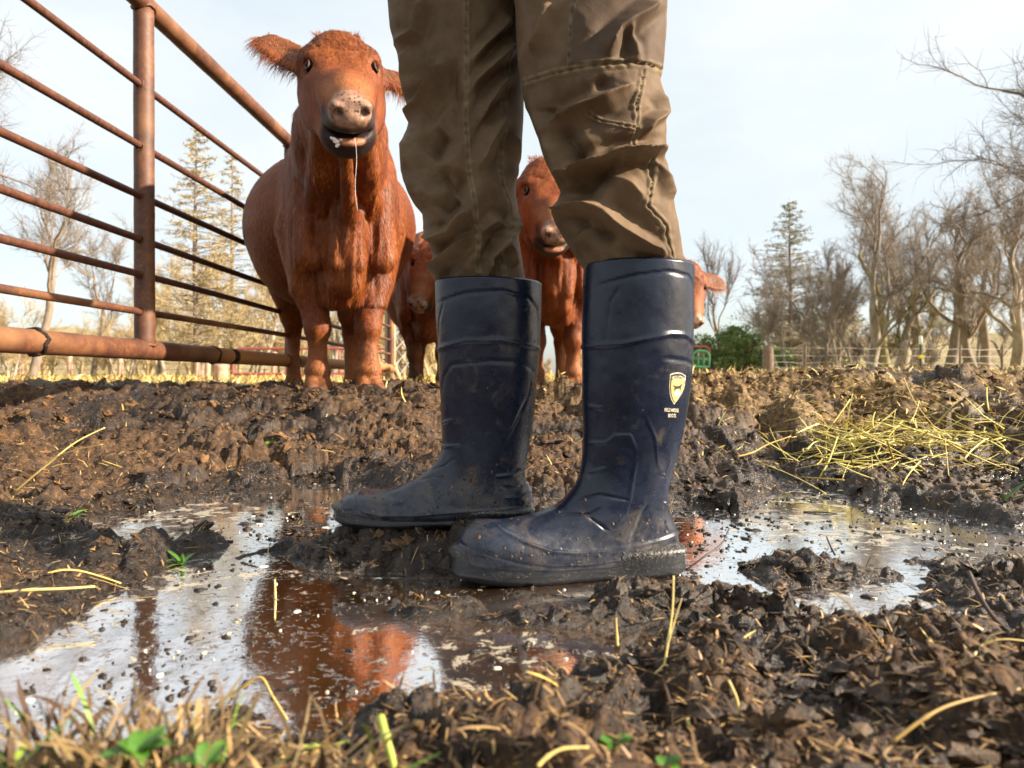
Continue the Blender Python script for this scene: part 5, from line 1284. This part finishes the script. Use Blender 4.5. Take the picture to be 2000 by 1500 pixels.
def conifer(px, d, top, seed, label, dens=1.0, width=0.30, needle=None, trunkm=BARKG, wisp=True):
    """thin tapering tree with level branches and sparse feathery twigs"""
    rr = np.random.default_rng(seed); x = W(px, d); z = gnd(x, d) - 0.1; zt = zpx(top, d); H = zt - z
    root = empty('larch_tree', (x, d, z), label, 'tree', 'sparse feathery conifers'); O = np.array([x, d, z])
    mt = MB(); mt.tube([(x, d, z), (x + 0.02 * H * rr.normal() * .3, d, z + H * 0.5), (x, d, zt)], [H * 0.014, H * 0.009, 0.004], 8); mt.build('trunk', trunkm, root, origin=O)
    mc = MB(); leaf = []
    for k in range(int(120 * dens)):
        f = 0.10 + 0.88 * (k / (120 * dens)); a = rr.random() * 2 * PI; Lb = H * width * (1 - f) ** 0.8 * rr.uniform(0.5, 1.1) + 0.1
        p = np.array([x, d, z + H * f]); dirv = np.array([math.cos(a), math.sin(a), rr.uniform(0.05, 0.35)])
        pts = [p + dirv * Lb * s + np.array([0, 0, -0.18 * Lb * s * s + 0.10 * Lb * s ** 3]) for s in np.linspace(0, 1, 5)]
        mc.tube(pts, np.linspace(0.012 + 0.003 * Lb, 0.004, 5), 3, caps=False)
        for m in range(int(3 + 9 * Lb / (H * width + 0.1))):
            s = rr.uniform(0.2, 1.0); q = p + dirv * Lb * s + np.array([0, 0, -0.18 * Lb * s * s + 0.10 * Lb * s ** 3])
            sd = np.array([-dirv[1], dirv[0], 0]) * rr.choice([-1, 1]) + dirv * 0.5 + np.array([0, 0, rr.uniform(-.5, .3)]); sl = Lb * 0.32 * rr.uniform(0.4, 1.0)
            mc.tube([q, q + sd * sl * 0.6, q + sd * sl + np.array([0, 0, 0.05 * sl])], [0.006, 0.005, 0.003], 3, caps=False)
            for _ in range(5): leaf.append((q + sd * sl * rr.random() + rr.normal(size=3) * 0.02, 0.045 * rr.uniform(0.6, 1.6)))
    mc.build('crown', TWIG, root, origin=O)
    lm = MB(); c = np.array([l[0] for l in leaf]); s = np.array([l[1] for l in leaf]); m = len(c)
    a = rr.normal(size=(m, 3)); a /= np.linalg.norm(a, axis=1)[:, None]; b = np.cross(a, rr.normal(size=(m, 3))); b /= np.linalg.norm(b, axis=1)[:, None]
    V = np.stack([c - a * s[:, None], c + b * (s * 0.35)[:, None], c + a * s[:, None]], 1).reshape(-1, 3)
    lm.add(V, None, np.arange(m * 3).reshape(-1, 3)); lm.build('needles', needle, root, origin=O)
    return root
def leafmat(name, cs):
    t = NT(name); v = t.coord(); t.set(Base_Color=t.ramp(t.noise(4, 4, 0.7, v), [(0.3, cs[0]), (0.7, cs[1])]), Roughness=0.7); return t.m
NEEDT = leafmat('tawny_dry_needles', ((0.22, 0.17, 0.07), (0.46, 0.36, 0.17))); NEEDG = leafmat('green_needles', ((0.055, 0.105, 0.03), (0.26, 0.34, 0.11))); OLIVE = leafmat('olive_brown_foliage', ((0.13, 0.12, 0.04), (0.30, 0.25, 0.10)))
NEEDD = leafmat('grey_green_needles', ((0.10, 0.11, 0.05), (0.25, 0.24, 0.12)))
def leafy(px, d, w, h, base, seed, label, mat, n=9000, size=0.035, name='evergreen_bush', cat='bush', group=None, lobes=14, depth=None):
    rr = np.random.default_rng(seed); x = W(px, d); z = gnd(x, d); root = empty(name, (x, d, z), label, cat, group); O = np.array([x, d, z])
    wm = w / F * d / 2; hm = h / F * d; zb_ = zpx(base, d)
    C = []
    for _ in range(lobes):
        u = rr.uniform(-1, 1); C.append((x + u * wm * 0.85, d + rr.uniform(-1, 1) * (depth or wm * 0.5), zb_ + hm * rr.uniform(0.1, 0.9) * (1 - 0.55 * u * u), hm * rr.uniform(0.10, 0.24)))
    C = np.array(C); pick = rr.integers(lobes, size=n); v = rr.normal(size=(n, 3)); v /= np.linalg.norm(v, axis=1)[:, None]
    rad = C[pick, 3] * rr.uniform(0.45, 1.12, n) ** 0.7
    c = C[pick, :3] + v * rad[:, None] * np.array([1.35, 1, 0.8]); c[:, 2] = np.maximum(c[:, 2], z + 0.02)
    s = size * rr.uniform(0.6, 1.5, n); a = v + 0.9 * rr.normal(size=(n, 3)) + np.array([0, 0, 0.2]); a /= np.linalg.norm(a, axis=1)[:, None]; b = np.cross(a, rr.normal(size=(n, 3))); b /= np.linalg.norm(b, axis=1)[:, None]
    V = np.stack([c - a * s[:, None], c + b * (s * 0.42)[:, None], c + a * s[:, None], c - b * (s * 0.42)[:, None]], 1).reshape(-1, 3)
    mb = MB(); mb.add(V, np.arange(n * 4).reshape(-1, 4)); mb.build('foliage', mat, root, smooth=False, origin=O)
    mb = MB()
    for k in range(lobes): mb.tube([(x + (C[k, 0] - x) * .2, d, z - 0.05), (x + (C[k, 0] - x) * .6, (d + C[k, 1]) / 2, (z + C[k, 2]) / 2), tuple(C[k, :3])], [0.05, 0.035, 0.015], 6)
    mb.build('branches', BARKG, root, origin=O)
    return root

# right side
bare_tree(1700, 17.0, 5.1, 101, 'bare grey tree with a pale forked trunk right of the corner post', BARKP, TWIG, 5, 0.13, -0.10, 0.62)
bare_tree(1756, 16.5, 5.0, 112, 'bare tree with mossy limbs and a whitish stump-like base', BARKP, BARKM, 5, 0.17, 0.05, 0.60, first=1.0)
bare_tree(1730, 18.0, 5.6, 123, 'bare tree growing between the forked pale trunk and the whitish base', BARKM, TWIG, 5, 0.13, 0.0, 0.55)
bare_tree(1655, 15.5, 2.9, 134, 'small pale double stemmed sapling beside the corner post', BARKP, TWIG, 4, 0.055, -0.05, 0.5, stems=2, minr=0.005)
bare_tree(1555, 15.8, 2.6, 145, 'pale crooked sapling with a low fork, nearest to the corner post', BARKP, TWIG, 4, 0.055, 0.02, 0.55, stems=2, minr=0.005)
bare_tree(1600, 19.0, 4.3, 156, 'bare many stemmed tree behind the pale saplings', BARKG, TWIG, 5, 0.10, 0, 0.55, stems=3)
bare_tree(1850, 18.0, 5.2, 167, 'bare dark tree standing right of the green steel post', BARKG, TWIG, 5, 0.15, 0.06, 0.66)
bare_tree(1985, 14.5, 5.0, 178, 'bare tree with a pale trunk at the right edge of the fence', BARKP, TWIG, 5, 0.12, -0.05, 0.66)
bare_tree(1910, 15.5, 4.4, 189, 'low bare tree with leaning crossed limbs near the right edge', BARKG, TWIG, 5, 0.12, -0.25, 0.7)
bare_tree(1800, 21.0, 6.4, 190, 'tall bare tree rising behind the mossy limbed one', BARKG, TWIG, 5, 0.14, 0.0, 0.55)
bare_tree(1930, 21.0, 6.2, 191, 'tall reddish twigged bare tree at the back right', BARKG, TWIG, 5, 0.15, 0.0, 0.55)
bare_tree(2060, 18.0, 7.0, 192, 'bare tree whose twigs reach in from the right side', BARKG, TWIG, 5, 0.16, -0.10, 0.6)
bare_tree(2290, 12.0, 7.3, 193, 'largest bare tree, its long dark boughs overhanging the top right', BARKG, TWIGD, 5, 0.22, -0.22, 0.62, minr=0.006, up=0.02, shrink=0.70)
bare_tree(1408, 30.0, 5.9, 194, 'slim upright bare tree alone beyond the evergreen bush', BARKG, TWIGD, 4, 0.09, 0, 0.28, minr=0.010, up=0.30, group='bare winter trees round the yard')
conifer(1540, 24.0, 388, 201, 'feathery sparse conifer standing right of the evergreen bush', 1.9, 0.40, NEEDD)
leafy(1438, 20.0, 215, 92, 727, 301, 'dense green evergreen bush beside the near boot', NEEDG, 26000, 0.034, lobes=60)
leafy(1570, 26.0, 260, 130, 725, 302, 'olive brown thicket bush behind the corner post', OLIVE, 9000, 0.05, lobes=18, name='scrub_bush')
# left side
conifer(385, 17.0, 245, 211, 'tall feathery conifer seen through the gate beside its upright', 1.5, 0.27, NEEDT)
conifer(455, 21.0, 290, 212, 'shorter feathery conifer right of the tallest one on the left', 1.2, 0.24, NEEDT)
bare_tree(60, 13.0, 5.2, 221, 'bare arching tree behind the left end of the gate', BARKG, TWIG, 5, 0.085, 0.10, 0.7)
bare_tree(-110, 9.0, 8.2, 222, 'bare tree reaching in at the top left corner', BARKG, TWIGD, 5, 0.14, 0.05, 0.62, minr=0.005)
bare_tree(180, 19.0, 4.7, 223, 'bare spreading tree seen left of the gate upright', BARKG, TWIG, 5, 0.08, 0.15, 0.72)
bare_tree(320, 23.0, 4.3, 224, 'tawny bare tree right of the gate upright', BARKP, TWIGY, 5, 0.11, 0, 0.6, stems=2)
bare_tree(410, 20.0, 3.9, 225, 'yellowish bare tree behind the red gate', BARKP, TWIGY, 5, 0.11, 0, 0.65, stems=2)
bare_tree(500, 22.0, 4.6, 226, 'yellowish bare tree just left of the big cow', BARKP, TWIGY, 5, 0.12, 0, 0.6, stems=2)
bare_tree(640, 24.0, 4.2, 227, 'tawny bare tree behind the big cow', BARKP, TWIGY, 5, 0.12, 0, 0.6, stems=2)
bare_tree(15, 16.0, 2.2, 228, 'low brown twiggy shrub at the left edge', BARKP, TWIGY, 4, 0.07, 0, 0.7, stems=4, minr=0.005, name='bare_shrub')
bare_tree(250, 18.5, 2.0, 229, 'low tawny shrub under the conifers', BARKP, TWIGY, 4, 0.07, 0, 0.7, stems=4, minr=0.005, name='bare_shrub')
# far woods: a continuous mass of twigs
def thicket(name, label, spec, mat, seed):
    rr = np.random.default_rng(seed); mb = MB(); mt = MB()
    for (px0, px1, d, top0, top1, n) in spec:
        for k in range(n):
            u = rr.random(); px = px0 + (px1 - px0) * u; dd = d * rr.uniform(0.9, 1.15); x = W(px, dd); z = gnd(x, dd) - 0.2
            TWN = 0; H = (zpx(top0 + (top1 - top0) * u, dd) - z) * rr.uniform(0.55, 1.0)
            grow(mb, mb, (x, dd, z), (rr.normal() * 0.2, rr.normal() * 0.1, 1), H / 2.3, 0.05 + 0.006 * H, 0, 3, rr, 0.6, 0.14, 0.2, (3, 4), 0.009, 0, 0.66)
    twigs(mb, rr, 0.0065, 3)
    o = mb.build(name, mat); return tag(o, label, 'thicket', kind='stuff')
thicket('bare_thicket', 'brown tangled bare scrub filling in behind the right hand trees', [(1500, 1640, 27, 640, 560, 14), (1600, 2200, 26, 560, 450, 16), (1640, 2250, 19, 620, 590, 9)], TWIG, 401)
thicket('tawny_thicket', 'sunlit yellow scrub beyond the pasture on the left', [(-250, 300, 30, 600, 620, 34), (200, 900, 28, 560, 540, 60), (850, 1500, 34, 660, 680, 20)], TWIGY, 402)
# low rises beyond
def rise(name, label, cx, y, wid, hgt, mat, seed):
    n, m = 160, 10; u = np.linspace(-1, 1, n); prof = hgt * np.clip(1 - u * u, 0, 1) ** 0.6 * (1 + 0.25 * fbm(u * 7, u * 0, octv=4, seed=seed))
    V = []
    for j in range(m):
        f = j / (m - 1); V.append(np.stack([cx + u * wid, np.full(n, y + f * hgt * 6), 0.3 + prof * math.sin(f * PI)], 1))
    o = mesh_np(name, np.vstack(V), grid_faces(m, n), mat); return tag(o, label, 'hill', kind='structure')
t = NT('winter_hillside'); v = t.coord(); t.set(Base_Color=t.ramp(t.noise(0.25, 6, 0.7, v), [(0.3, (0.20, 0.15, 0.08)), (0.7, (0.42, 0.34, 0.17))]), Roughness=0.95, Normal=t.bump(t.noise(1.2, 6, 0.7, v), 1.0, 0.8)); HILL = t.m
rise('hill', 'low tan wooded hill far off to the left', -55, 95, 60, 7.5, HILL, 3)
rise('hill', 'low tan rise behind the right hand thicket', 48, 60, 42, 4.0, HILL, 9)
# ---------------------------------------------------------------- straw, fibres, grass
def ribbons(P0, D, L, Wd, bend, a, r, droop=0.0, seg=3, flat=None):
    m = len(P0); D = D / (np.linalg.norm(D, axis=1)[:, None] + 1e-9)
    up = np.zeros((m, 3)); up[:, 2] = 1
    S = np.cross(D, up) + 0.6 * r.normal(size=(m, 3)) * 0.4; S -= D * (S * D).sum(1)[:, None]; S /= np.linalg.norm(S, axis=1)[:, None] + 1e-9
    B = r.normal(size=(m, 3)); B -= D * (B * D).sum(1)[:, None]; B /= np.linalg.norm(B, axis=1)[:, None] + 1e-9
    rings = []
    for k in range(seg + 1):
        f = k / seg
        p = P0 + D * (L * f)[:, None] + B * (bend * L * f * f)[:, None] - up * (droop * L * f * f)[:, None]
        w = Wd * (1.0 if f < 0.99 else 0.25)
        rings += [p + S * w[:, None], p - S * w[:, None]]
    V = np.stack(rings, 1).reshape(-1, 3); n = 2 * (seg + 1); k = np.arange(m)[:, None] * n
    Q = np.vstack([k + [[2 * j, 2 * j + 1, 2 * j + 3, 2 * j + 2]] for j in range(seg)])
    return V, Q, np.repeat(a, n)
def blade_mat(name, stops, rough=0.6):
    t = NT(name); v = t.coord(); f = t.math('ADD', t.math('MULTIPLY', t.attr('v'), 0.8), t.math('MULTIPLY', t.noise(60, 3, 0.6, v), 0.2))
    t.set(Base_Color=t.ramp(f, stops), Roughness=rough)
    t.b.inputs['Subsurface Weight'].default_value = 0.0
    return t.m
STRAW = blade_mat('yellow_straw', [(0.1, (0.17, 0.09, 0.022)), (0.5, (0.46, 0.31, 0.075)), (0.85, (0.68, 0.54, 0.20))], 0.45)
FIBRE = blade_mat('brown_plant_fibre', [(0.15, (0.045, 0.022, 0.010)), (0.55, (0.16, 0.085, 0.03)), (0.9, (0.42, 0.27, 0.11))], 0.6)
GREEN_B = blade_mat('green_grass_blade', [(0.1, (0.05, 0.12, 0.015)), (0.6, (0.16, 0.30, 0.03)), (0.95, (0.38, 0.42, 0.08))], 0.5)
r = np.random.default_rng(77)
def lay(n, y0, y1, xw, pw, seed, Lr, Wr, mat, name, label, cat, dens=None, tilt=0.25, lift=0.003, bend=0.25, wid_y=0.0):
    r = np.random.default_rng(seed); y = y0 + (y1 - y0) * r.random(n) ** pw; x = (r.random(n) * 2 - 1) * (0.35 + xw * y)
    if dens is not None:
        k = r.random(n) < dens(x, y); x, y = x[k], y[k]
    z = gz_fast(x, y); ok = z > 0.001; x, y, z = x[ok], y[ok], z[ok]; m = len(x)
    L = r.uniform(Lr[0], Lr[1], m) * (0.5 + r.random(m) ** 2); a = r.random(m) * 2 * PI
    D = np.stack([np.cos(a), np.sin(a), r.normal(size=m) * tilt + 0.10], 1)
    V, Q, A = ribbons(np.stack([x, y, z + lift], 1), D, L, r.uniform(Wr[0], Wr[1], m) * (1 + wid_y * y), r.normal(size=m) * bend, r.random(m), r, droop=0.15)
    mb = MB(); mb.add(V, Q, None, A); o = mb.build(name, mat); return tag(o, label, cat, kind='stuff')
lay(70000, 0.36, 3.4, 0.8, 1.3, 1, (0.005, 0.020), (0.0003, 0.0010), FIBRE, 'plant_fibres', 'short brown plant fibres matted through the churned mud', 'plant litter', tilt=0.5, wid_y=0.25)
lay(46000, 1.9, 6.5, 0.8, 1.15, 2, (0.018, 0.070), (0.0007, 0.0017), STRAW, 'straw_litter', 'yellow straw trampled over the mud crest behind the boots', 'straw',
    dens=lambda x, y: np.clip(sstep(2.1, 3.2, y + 0.45 * np.clip(x, -1, 1.5) + 0.9 * fbm(x * 1.6, y * 1.6, octv=2, seed=9) + 0.35 * np.clip(x, -1, 1.5)) * (0.3 + 0.7 * sstep(-0.25, 0.15, fbm(x * 3, y * 3, octv=2, seed=10))), 0, 1), tilt=0.45, lift=0.01, wid_y=0.22)
lay(900, 0.45, 2.4, 0.8, 1.0, 4, (0.03, 0.07), (0.0006, 0.0012), STRAW, 'scattered_straw', 'thin broken straw bits scattered over the nearer mud', 'straw', tilt=0.35, lift=0.003)
def upright(n, x0, x1, y0, y1, seed, Lr, Wr, mat, name, label, cat, lean=0.35, droop=0.3, dens=None, grow_w=0.0):
    r = np.random.default_rng(seed); x = r.uniform(x0, x1, n); y = r.uniform(y0, y1, n)
    if dens is not None:
        k = r.random(n) < dens(x, y); x, y = x[k], y[k]
    z = gz_fast(x, y) - 0.004; m = len(x); D = np.stack([r.normal(size=m) * lean, r.normal(size=m) * lean, np.ones(m)], 1)
    V, Q, A = ribbons(np.stack([x, y, z], 1), D, r.uniform(Lr[0], Lr[1], m), r.uniform(Wr[0], Wr[1], m) * (1 + grow_w * y), r.normal(size=m) * 0.35, r.random(m), r, droop=droop, seg=4)
    mb = MB(); mb.add(V, Q, None, A); o = mb.build(name, mat); return tag(o, label, cat, kind='stuff')
upright(30000, -16, 16, 7.5, 26, 5, (0.08, 0.24), (0.004, 0.008), STRAW, 'dry_pasture_grass', 'sunlit yellow dry grass across the far pasture', 'grass', dens=lambda x, y: (np.abs(x) < 0.8 * y) * (0.4 + 0.6 * sstep(-0.2, 0.2, fbm(x * .5, y * .5, octv=2, seed=4))))
upright(2600, -4, 4.5, 3.3, 7.5, 6, (0.03, 0.09), (0.0015, 0.003), STRAW, 'straw_stubble', 'short yellow stubble standing round the cows\' hooves', 'grass', dens=lambda x, y: (np.abs(x) < 0.8 * y) * sstep(-0.1, 0.3, fbm(x * 1.2, y * 1.2, octv=2, seed=14)), lean=0.6)
def stalk_pts(px0, py0, px1, py1, d0, d1, sag=0.0, kink=None):
    a = P(px0, py0, d0); b = P(px1, py1, d1); t_ = np.linspace(0, 1, 9)[:, None]; p = a * (1 - t_) + b * t_
    p[:, 2] += sag * np.sin(t_[:, 0] * PI); return p
# hay clump beside the right puddle
mb = MB(); rh = np.random.default_rng(31)
for k in range(250):
    c = rh.normal(size=2) * [0.12, 0.075]
    if k < 175: cx, cy, zb0 = 1.02 + c[0], 2.05 + c[1] * 1.2, 0.04
    elif k < 220: cx, cy, zb0 = 1.38 + c[0] * .7, 2.15 + c[1], 0.05
    else: cx, cy, zb0 = 0.86 + c[0] * .7, 1.72 + c[1] * .7, 0.02
    z = max(gnd(cx, cy), zb0 * 0.3) + 0.012 + abs(rh.normal()) * 0.032 * (1 if k < 220 else 0.3)
    L = rh.uniform(0.05, 0.24); a = rh.random() * 2 * PI; el = rh.normal() * 0.26 + (0.55 if rh.random() < 0.10 else 0.06)
    D = np.array([math.cos(a) * math.cos(el), math.sin(a) * math.cos(el), math.sin(el)]); n = 7; tt = np.linspace(-0.5, 0.5, n)[:, None]
    bd = rh.normal(size=3) * 0.025 * L; p = np.array([cx, cy, z]) + D * tt * L + bd * (tt * tt * 4)
    if rh.random() < 0.35: p[4:, :] += rh.normal(size=3) * 0.12 * L * np.arange(1, 4)[:, None] / 3
    p[:, 2] += max(0, (gz_fast(p[:, 0], p[:, 1]) + 0.001 - p[:, 2]).max() * 0.7)
    wv = rh.uniform(0.0009, 0.0030) ** 1; mb.tube(p, wv * np.linspace(1, 0.7, n), 5, a=rh.random(), squash=0.3 if rh.random() < .6 else 1)
HAY = blade_mat('bright_yellow_hay', [(0.1, (0.30, 0.21, 0.04)), (0.5, (0.60, 0.49, 0.10)), (0.85, (0.76, 0.68, 0.24))], 0.5)
tag(mb.build('hay_clump', HAY), 'tangled clump of bright yellow hay lying by the right hand puddle', 'hay', kind='stuff')
# single stalks that catch the eye
def stalk(name, label, cat, pts, r0, mat, a=0.7, group=None, forks=()):
    pts = np.array(pts); k_ = 1.0; C0 = np.array([0, 0, CAMH]); forks = [np.array(f_) for f_ in forks]
    for _ in range(25):
        w_ = C0 + (pts - C0) * k_
        if np.mean(w_[:, 2] > gz_fast(w_[:, 0], w_[:, 1])) > 0.75: break
        k_ *= 0.985
    pts = C0 + (pts - C0) * k_; forks = [C0 + (f_ - C0) * k_ for f_ in forks]; r0 = r0 * k_
    mb = MB(); n = len(pts); q = crom(pts, max(14, n * 4))
    rr = r0 * np.linspace(1.0, 0.65, len(q)); rr[len(q) // 3] *= 1.35
    mb.tube(q, rr, 7, a=a)
    for f_ in forks: mb.tube(crom(np.array(f_), 12), r0 * np.linspace(0.8, 0.4, 12), 6, a=a)
    o = mb.build(name, mat, None, origin=pts[0]); o.location = pts[0]; return tag(o, label, cat, group)
SG = 'loose straws on the mud'
def pp(*l): return [P(*q) for q in l]
stalk('straw', 'long pale straw leaning up from the far left bank', 'straw', pp((22,965,1.62),(100,900,1.62),(150,862,1.64),(205,835,1.66)), 0.0022, STRAW, 0.75, SG, [pp((118,888,1.62),(150,878,1.6),(200,868,1.58))])
stalk('straw', 'flat straw sticking out from the left edge over the mud', 'straw', pp((-20,1160,0.93),(60,1153,0.93),(130,1150,0.94),(184,1146,0.95)), 0.0021, STRAW, 0.9, SG)
stalk('straw', 'straw rising then bending over the left edge clod', 'straw', pp((-20,1158,0.92),(40,1140,0.92),(100,1118,0.93),(140,1114,0.94),(180,1122,0.95),(235,1140,0.96)), 0.0016, STRAW, 0.7, SG, [pp((20,1160,.92),(60,1168,.91),(72,1190,.90),(70,1215,.9)), pp((70,1166,.92),(130,1158,.93),(175,1148,.94))])
stalk('straw', 'long straw stem lying at the bottom right corner', 'straw', pp((1745,1452,0.475),(1800,1410,0.482),(1850,1382,0.49),(1920,1362,0.50),(1995,1347,0.51)), 0.0014, STRAW, 0.25, SG)
stalk('straw', 'hooked pale straw on the mud below the near boot, bent like an L', 'straw', pp((1343,1405,0.50),(1352,1425,0.498),(1378,1432,0.50),(1410,1418,0.505),(1440,1400,0.51),(1441,1370,0.512),(1424,1330,0.515)), 0.0014, STRAW, 0.85, SG)
stalk('straw', 'thin upright straw fork right of the near boot toe, standing in the mud', 'straw', pp((1298,1305,0.655),(1306,1250,0.66),(1314,1190,0.665),(1316,1125,0.67)), 0.0012, STRAW, 0.95, SG, [pp((1302,1270,.657),(1318,1215,.66),(1332,1170,.66)), pp((1298,1300,.655),(1285,1312,.65),(1278,1318,.65)), pp((1298,1300,.655),(1308,1302,.65),(1314,1306,.65))])
stalk('straw', 'bent straw arched at the lower left over the water', 'straw', pp((420,1380,0.56),(470,1345,0.56),(508,1325,0.56),(530,1360,0.555),(560,1408,0.55)), 0.0013, STRAW, 0.5, SG)
stalk('straw', 'straw floating on the brown water below the far boot toe', 'straw', pp((582,1232,0.765),(600,1265,0.715),(635,1290,0.685),(672,1306,0.664)), 0.0014, STRAW, 0.6, SG)
stalk('straw', 'tiny upright straw standing in the water left of the near boot toe', 'straw', pp((537,1170,0.86),(536,1132,0.86)), 0.0014, STRAW, 0.8, SG)
stalk('straw', 'short upright straw standing in the water under the near boot', 'straw', pp((1207,1262,0.70),(1205,1235,0.70),(1204,1208,0.70)), 0.0012, STRAW, 0.7, SG)
stalk('straw', 'pale green stem crossing the bottom edge left of centre', 'straw', pp((580,1462,0.50),(640,1460,0.50),(680,1450,0.50)), 0.0018, GREEN_B, 1.0, SG)
stalk('straw', 'broad pale green blade end standing at the bottom centre left', 'straw', pp((742,1403,0.47),(752,1440,0.455),(768,1500,0.44),(775,1540,0.43)), 0.0030, GREEN_B, 1.0, SG)
stalk('straw', 'straw lying across the right part of the near bank', 'straw', pp((1866,1300,.56),(1900,1285,.56),(1920,1262,.57),(1960,1250,.57),(2010,1254,.57)), 0.0010, STRAW, 0.6, SG)
stalk('straw', 'curved straw half buried at the bottom centre', 'straw', pp((1050,1500,0.46),(1070,1480,0.465),(1100,1465,0.47),(1150,1462,0.475)), 0.0014, STRAW, 0.7, SG)
stalk('straw', 'long slim straw propped against the crest above the hay clump', 'straw', pp((1765,738,2.5),(1790,790,2.4),(1840,850,2.3),(1868,880,2.25)), 0.0018, STRAW, 0.7, SG)
stalk('straw', 'yellow leafy straw end lying left of the hay clump', 'straw', pp((1440,892,1.75),(1470,884,1.76),(1500,868,1.78),(1545,852,1.8)), 0.0024, STRAW, 0.5, SG)
TW2 = blade_mat('dark_wet_twig', [(0.2, (0.02, 0.012, 0.009)), (0.8, (0.07, 0.04, 0.028))], 0.5)
TG = 'twigs lying in the mud'
stalk('twig', 'thin dark twig poking from the white water beside the near boot heel', 'twig', pp((1340,1115,0.99),(1380,1085,1.0),(1410,1062,1.03),(1425,1032,1.06)), 0.0014, TW2, 0.4, TG)
stalk('twig', 'thick dark twig leaning at the right edge of the near bank', 'twig', pp((1893,1118,0.80),(1915,1165,0.77),(1950,1215,0.74),(2010,1262,0.72)), 0.0027, TW2, 0.5, TG)
stalk('twig', 'short dark twig standing on the mud hump in the right puddle', 'twig', pp((1632,1085,0.95),(1622,1065,0.95),(1615,1048,0.95)), 0.0014, TW2, 0.3, TG)
stalk('twig', 'dark twig crossing the right puddle in front of the hay', 'twig', pp((1570,1000,1.42),(1610,1001,1.41),(1636,1004,1.40)), 0.0016, TW2, 0.3, TG)
# green leaves and weeds
t = NT('fresh_green_leaf'); v = t.coord(); t.set(Base_Color=t.ramp(t.noise(60, 3, 0.6, v), [(0.3, (0.030, 0.095, 0.008)), (0.7, (0.10, 0.22, 0.02))]), Roughness=0.4); LEAF = t.m
def leaf(mb, c, d, L, wd, rr, curl=0.3):
    d = np.array(d, float); d /= np.linalg.norm(d); s = np.cross(d, [0, 0, 1.0]); s /= np.linalg.norm(s) + 1e-9; up = np.cross(s, d)
    n = 9; V = []
    for k in range(n):
        f = k / (n - 1); w_ = wd * math.sin(PI * min(1, f * 0.93 + 0.05)) ** 0.8
        for j in (-1, -.5, 0, .5, 1): V.append(np.array(c) + d * L * f + s * w_ * j + up * (abs(j) * w_ * 0.35 - curl * L * f * f))
    mb.add(V, grid_faces(n, 5), None, rr.random())
def weed(px, py, d, seed, label, n=7, L=0.04, wd=0.011):
    rr = np.random.default_rng(seed); c = P(px, py, d); c[2] = max(c[2], gnd(c[0], c[1])); root = empty('weed', tuple(c), label, 'weed', 'small green weeds in the mud')
    for k in range(n):
        a = rr.random() * 2 * PI; mb = MB(); d0 = np.array([math.cos(a), math.sin(a) * .8, rr.uniform(0.2, 1.0)])
        leaf(mb, (0, 0, 0), d0, L * rr.uniform(0.6, 1.1), wd * rr.uniform(0.7, 1.1), rr, rr.uniform(0.1, 0.5)); o = mb.build('leaf', LEAF, root)
    return root
weed(270, 1475, 0.34, 1, 'blurred leafy green weed at the bottom left corner', 10, 0.016, 0.0055)
weed(400, 1500, 0.34, 2, 'blurred green weed at the bottom edge just right of the leafiest one', 7, 0.014, 0.0045)
weed(1200, 1480, 0.42, 3, 'tiny bright green sprout at the bottom centre', 6, 0.013, 0.005)
weed(1300, 1500, 0.42, 9, 'tiny green sprout at the bottom edge right of centre', 4, 0.010, 0.004)
weed(135, 1020, 1.30, 4, 'small yellow green sprout on the left bank of the puddle', 5, 0.035, 0.007)
weed(355, 1103, 1.02, 5, 'sprig of green grass floating left of the far boot toe', 8, 0.035, 0.0035)
weed(1960, 990, 1.45, 6, 'green blade lying on the mud at the right edge', 4, 0.07, 0.005)
weed(520, 905, 1.95, 7, 'pale green leaf lying on the mud left of the boots', 3, 0.05, 0.010)
# blurred dead grass at the very front left
TANB = blade_mat('dull_tan_blade', [(0.1, (0.07, 0.038, 0.016)), (0.6, (0.19, 0.125, 0.05)), (0.95, (0.33, 0.25, 0.12))], 0.6)
def tuft(n, seed, mat, name, label, L, Wd, lean=0.6):
    r = np.random.default_rng(seed); y = r.uniform(0.28, 0.42, n); px = r.normal(size=n) * 170 + 250; px = np.where(r.random(n) < .2, r.uniform(-100, 800, n), px)
    x = (px - 1000) / F * y; z = gz_fast(x, y); z = np.maximum(z, 0.0); D = np.stack([r.normal(size=n) * lean, r.normal(size=n) * lean * .6, np.abs(r.normal(size=n)) * .8 + .15], 1)
    V, Q, A = ribbons(np.stack([x, y, z], 1), D, r.uniform(L[0], L[1], n), r.uniform(Wd[0], Wd[1], n), r.normal(size=n) * .3, r.random(n), r, droop=0.3, seg=5)
    mb = MB(); mb.add(V, Q, None, A); return tag(mb.build(name, mat), label, 'grass', kind='stuff')
tuft(520, 3, TANB, 'dead_grass', 'blurred tan dead grass in front of the puddle at the lower left', (0.03, 0.085), (0.0006, 0.0015))
tuft(380, 5, FIBRE, 'withered_leaves', 'blurred brown withered leaves at the bottom left edge', (0.02, 0.07), (0.0006, 0.0022))
tuft(60, 4, GREEN_B, 'green_grass', 'few green blades among the dead grass at the lower left', (0.03, 0.075), (0.0008, 0.0018))
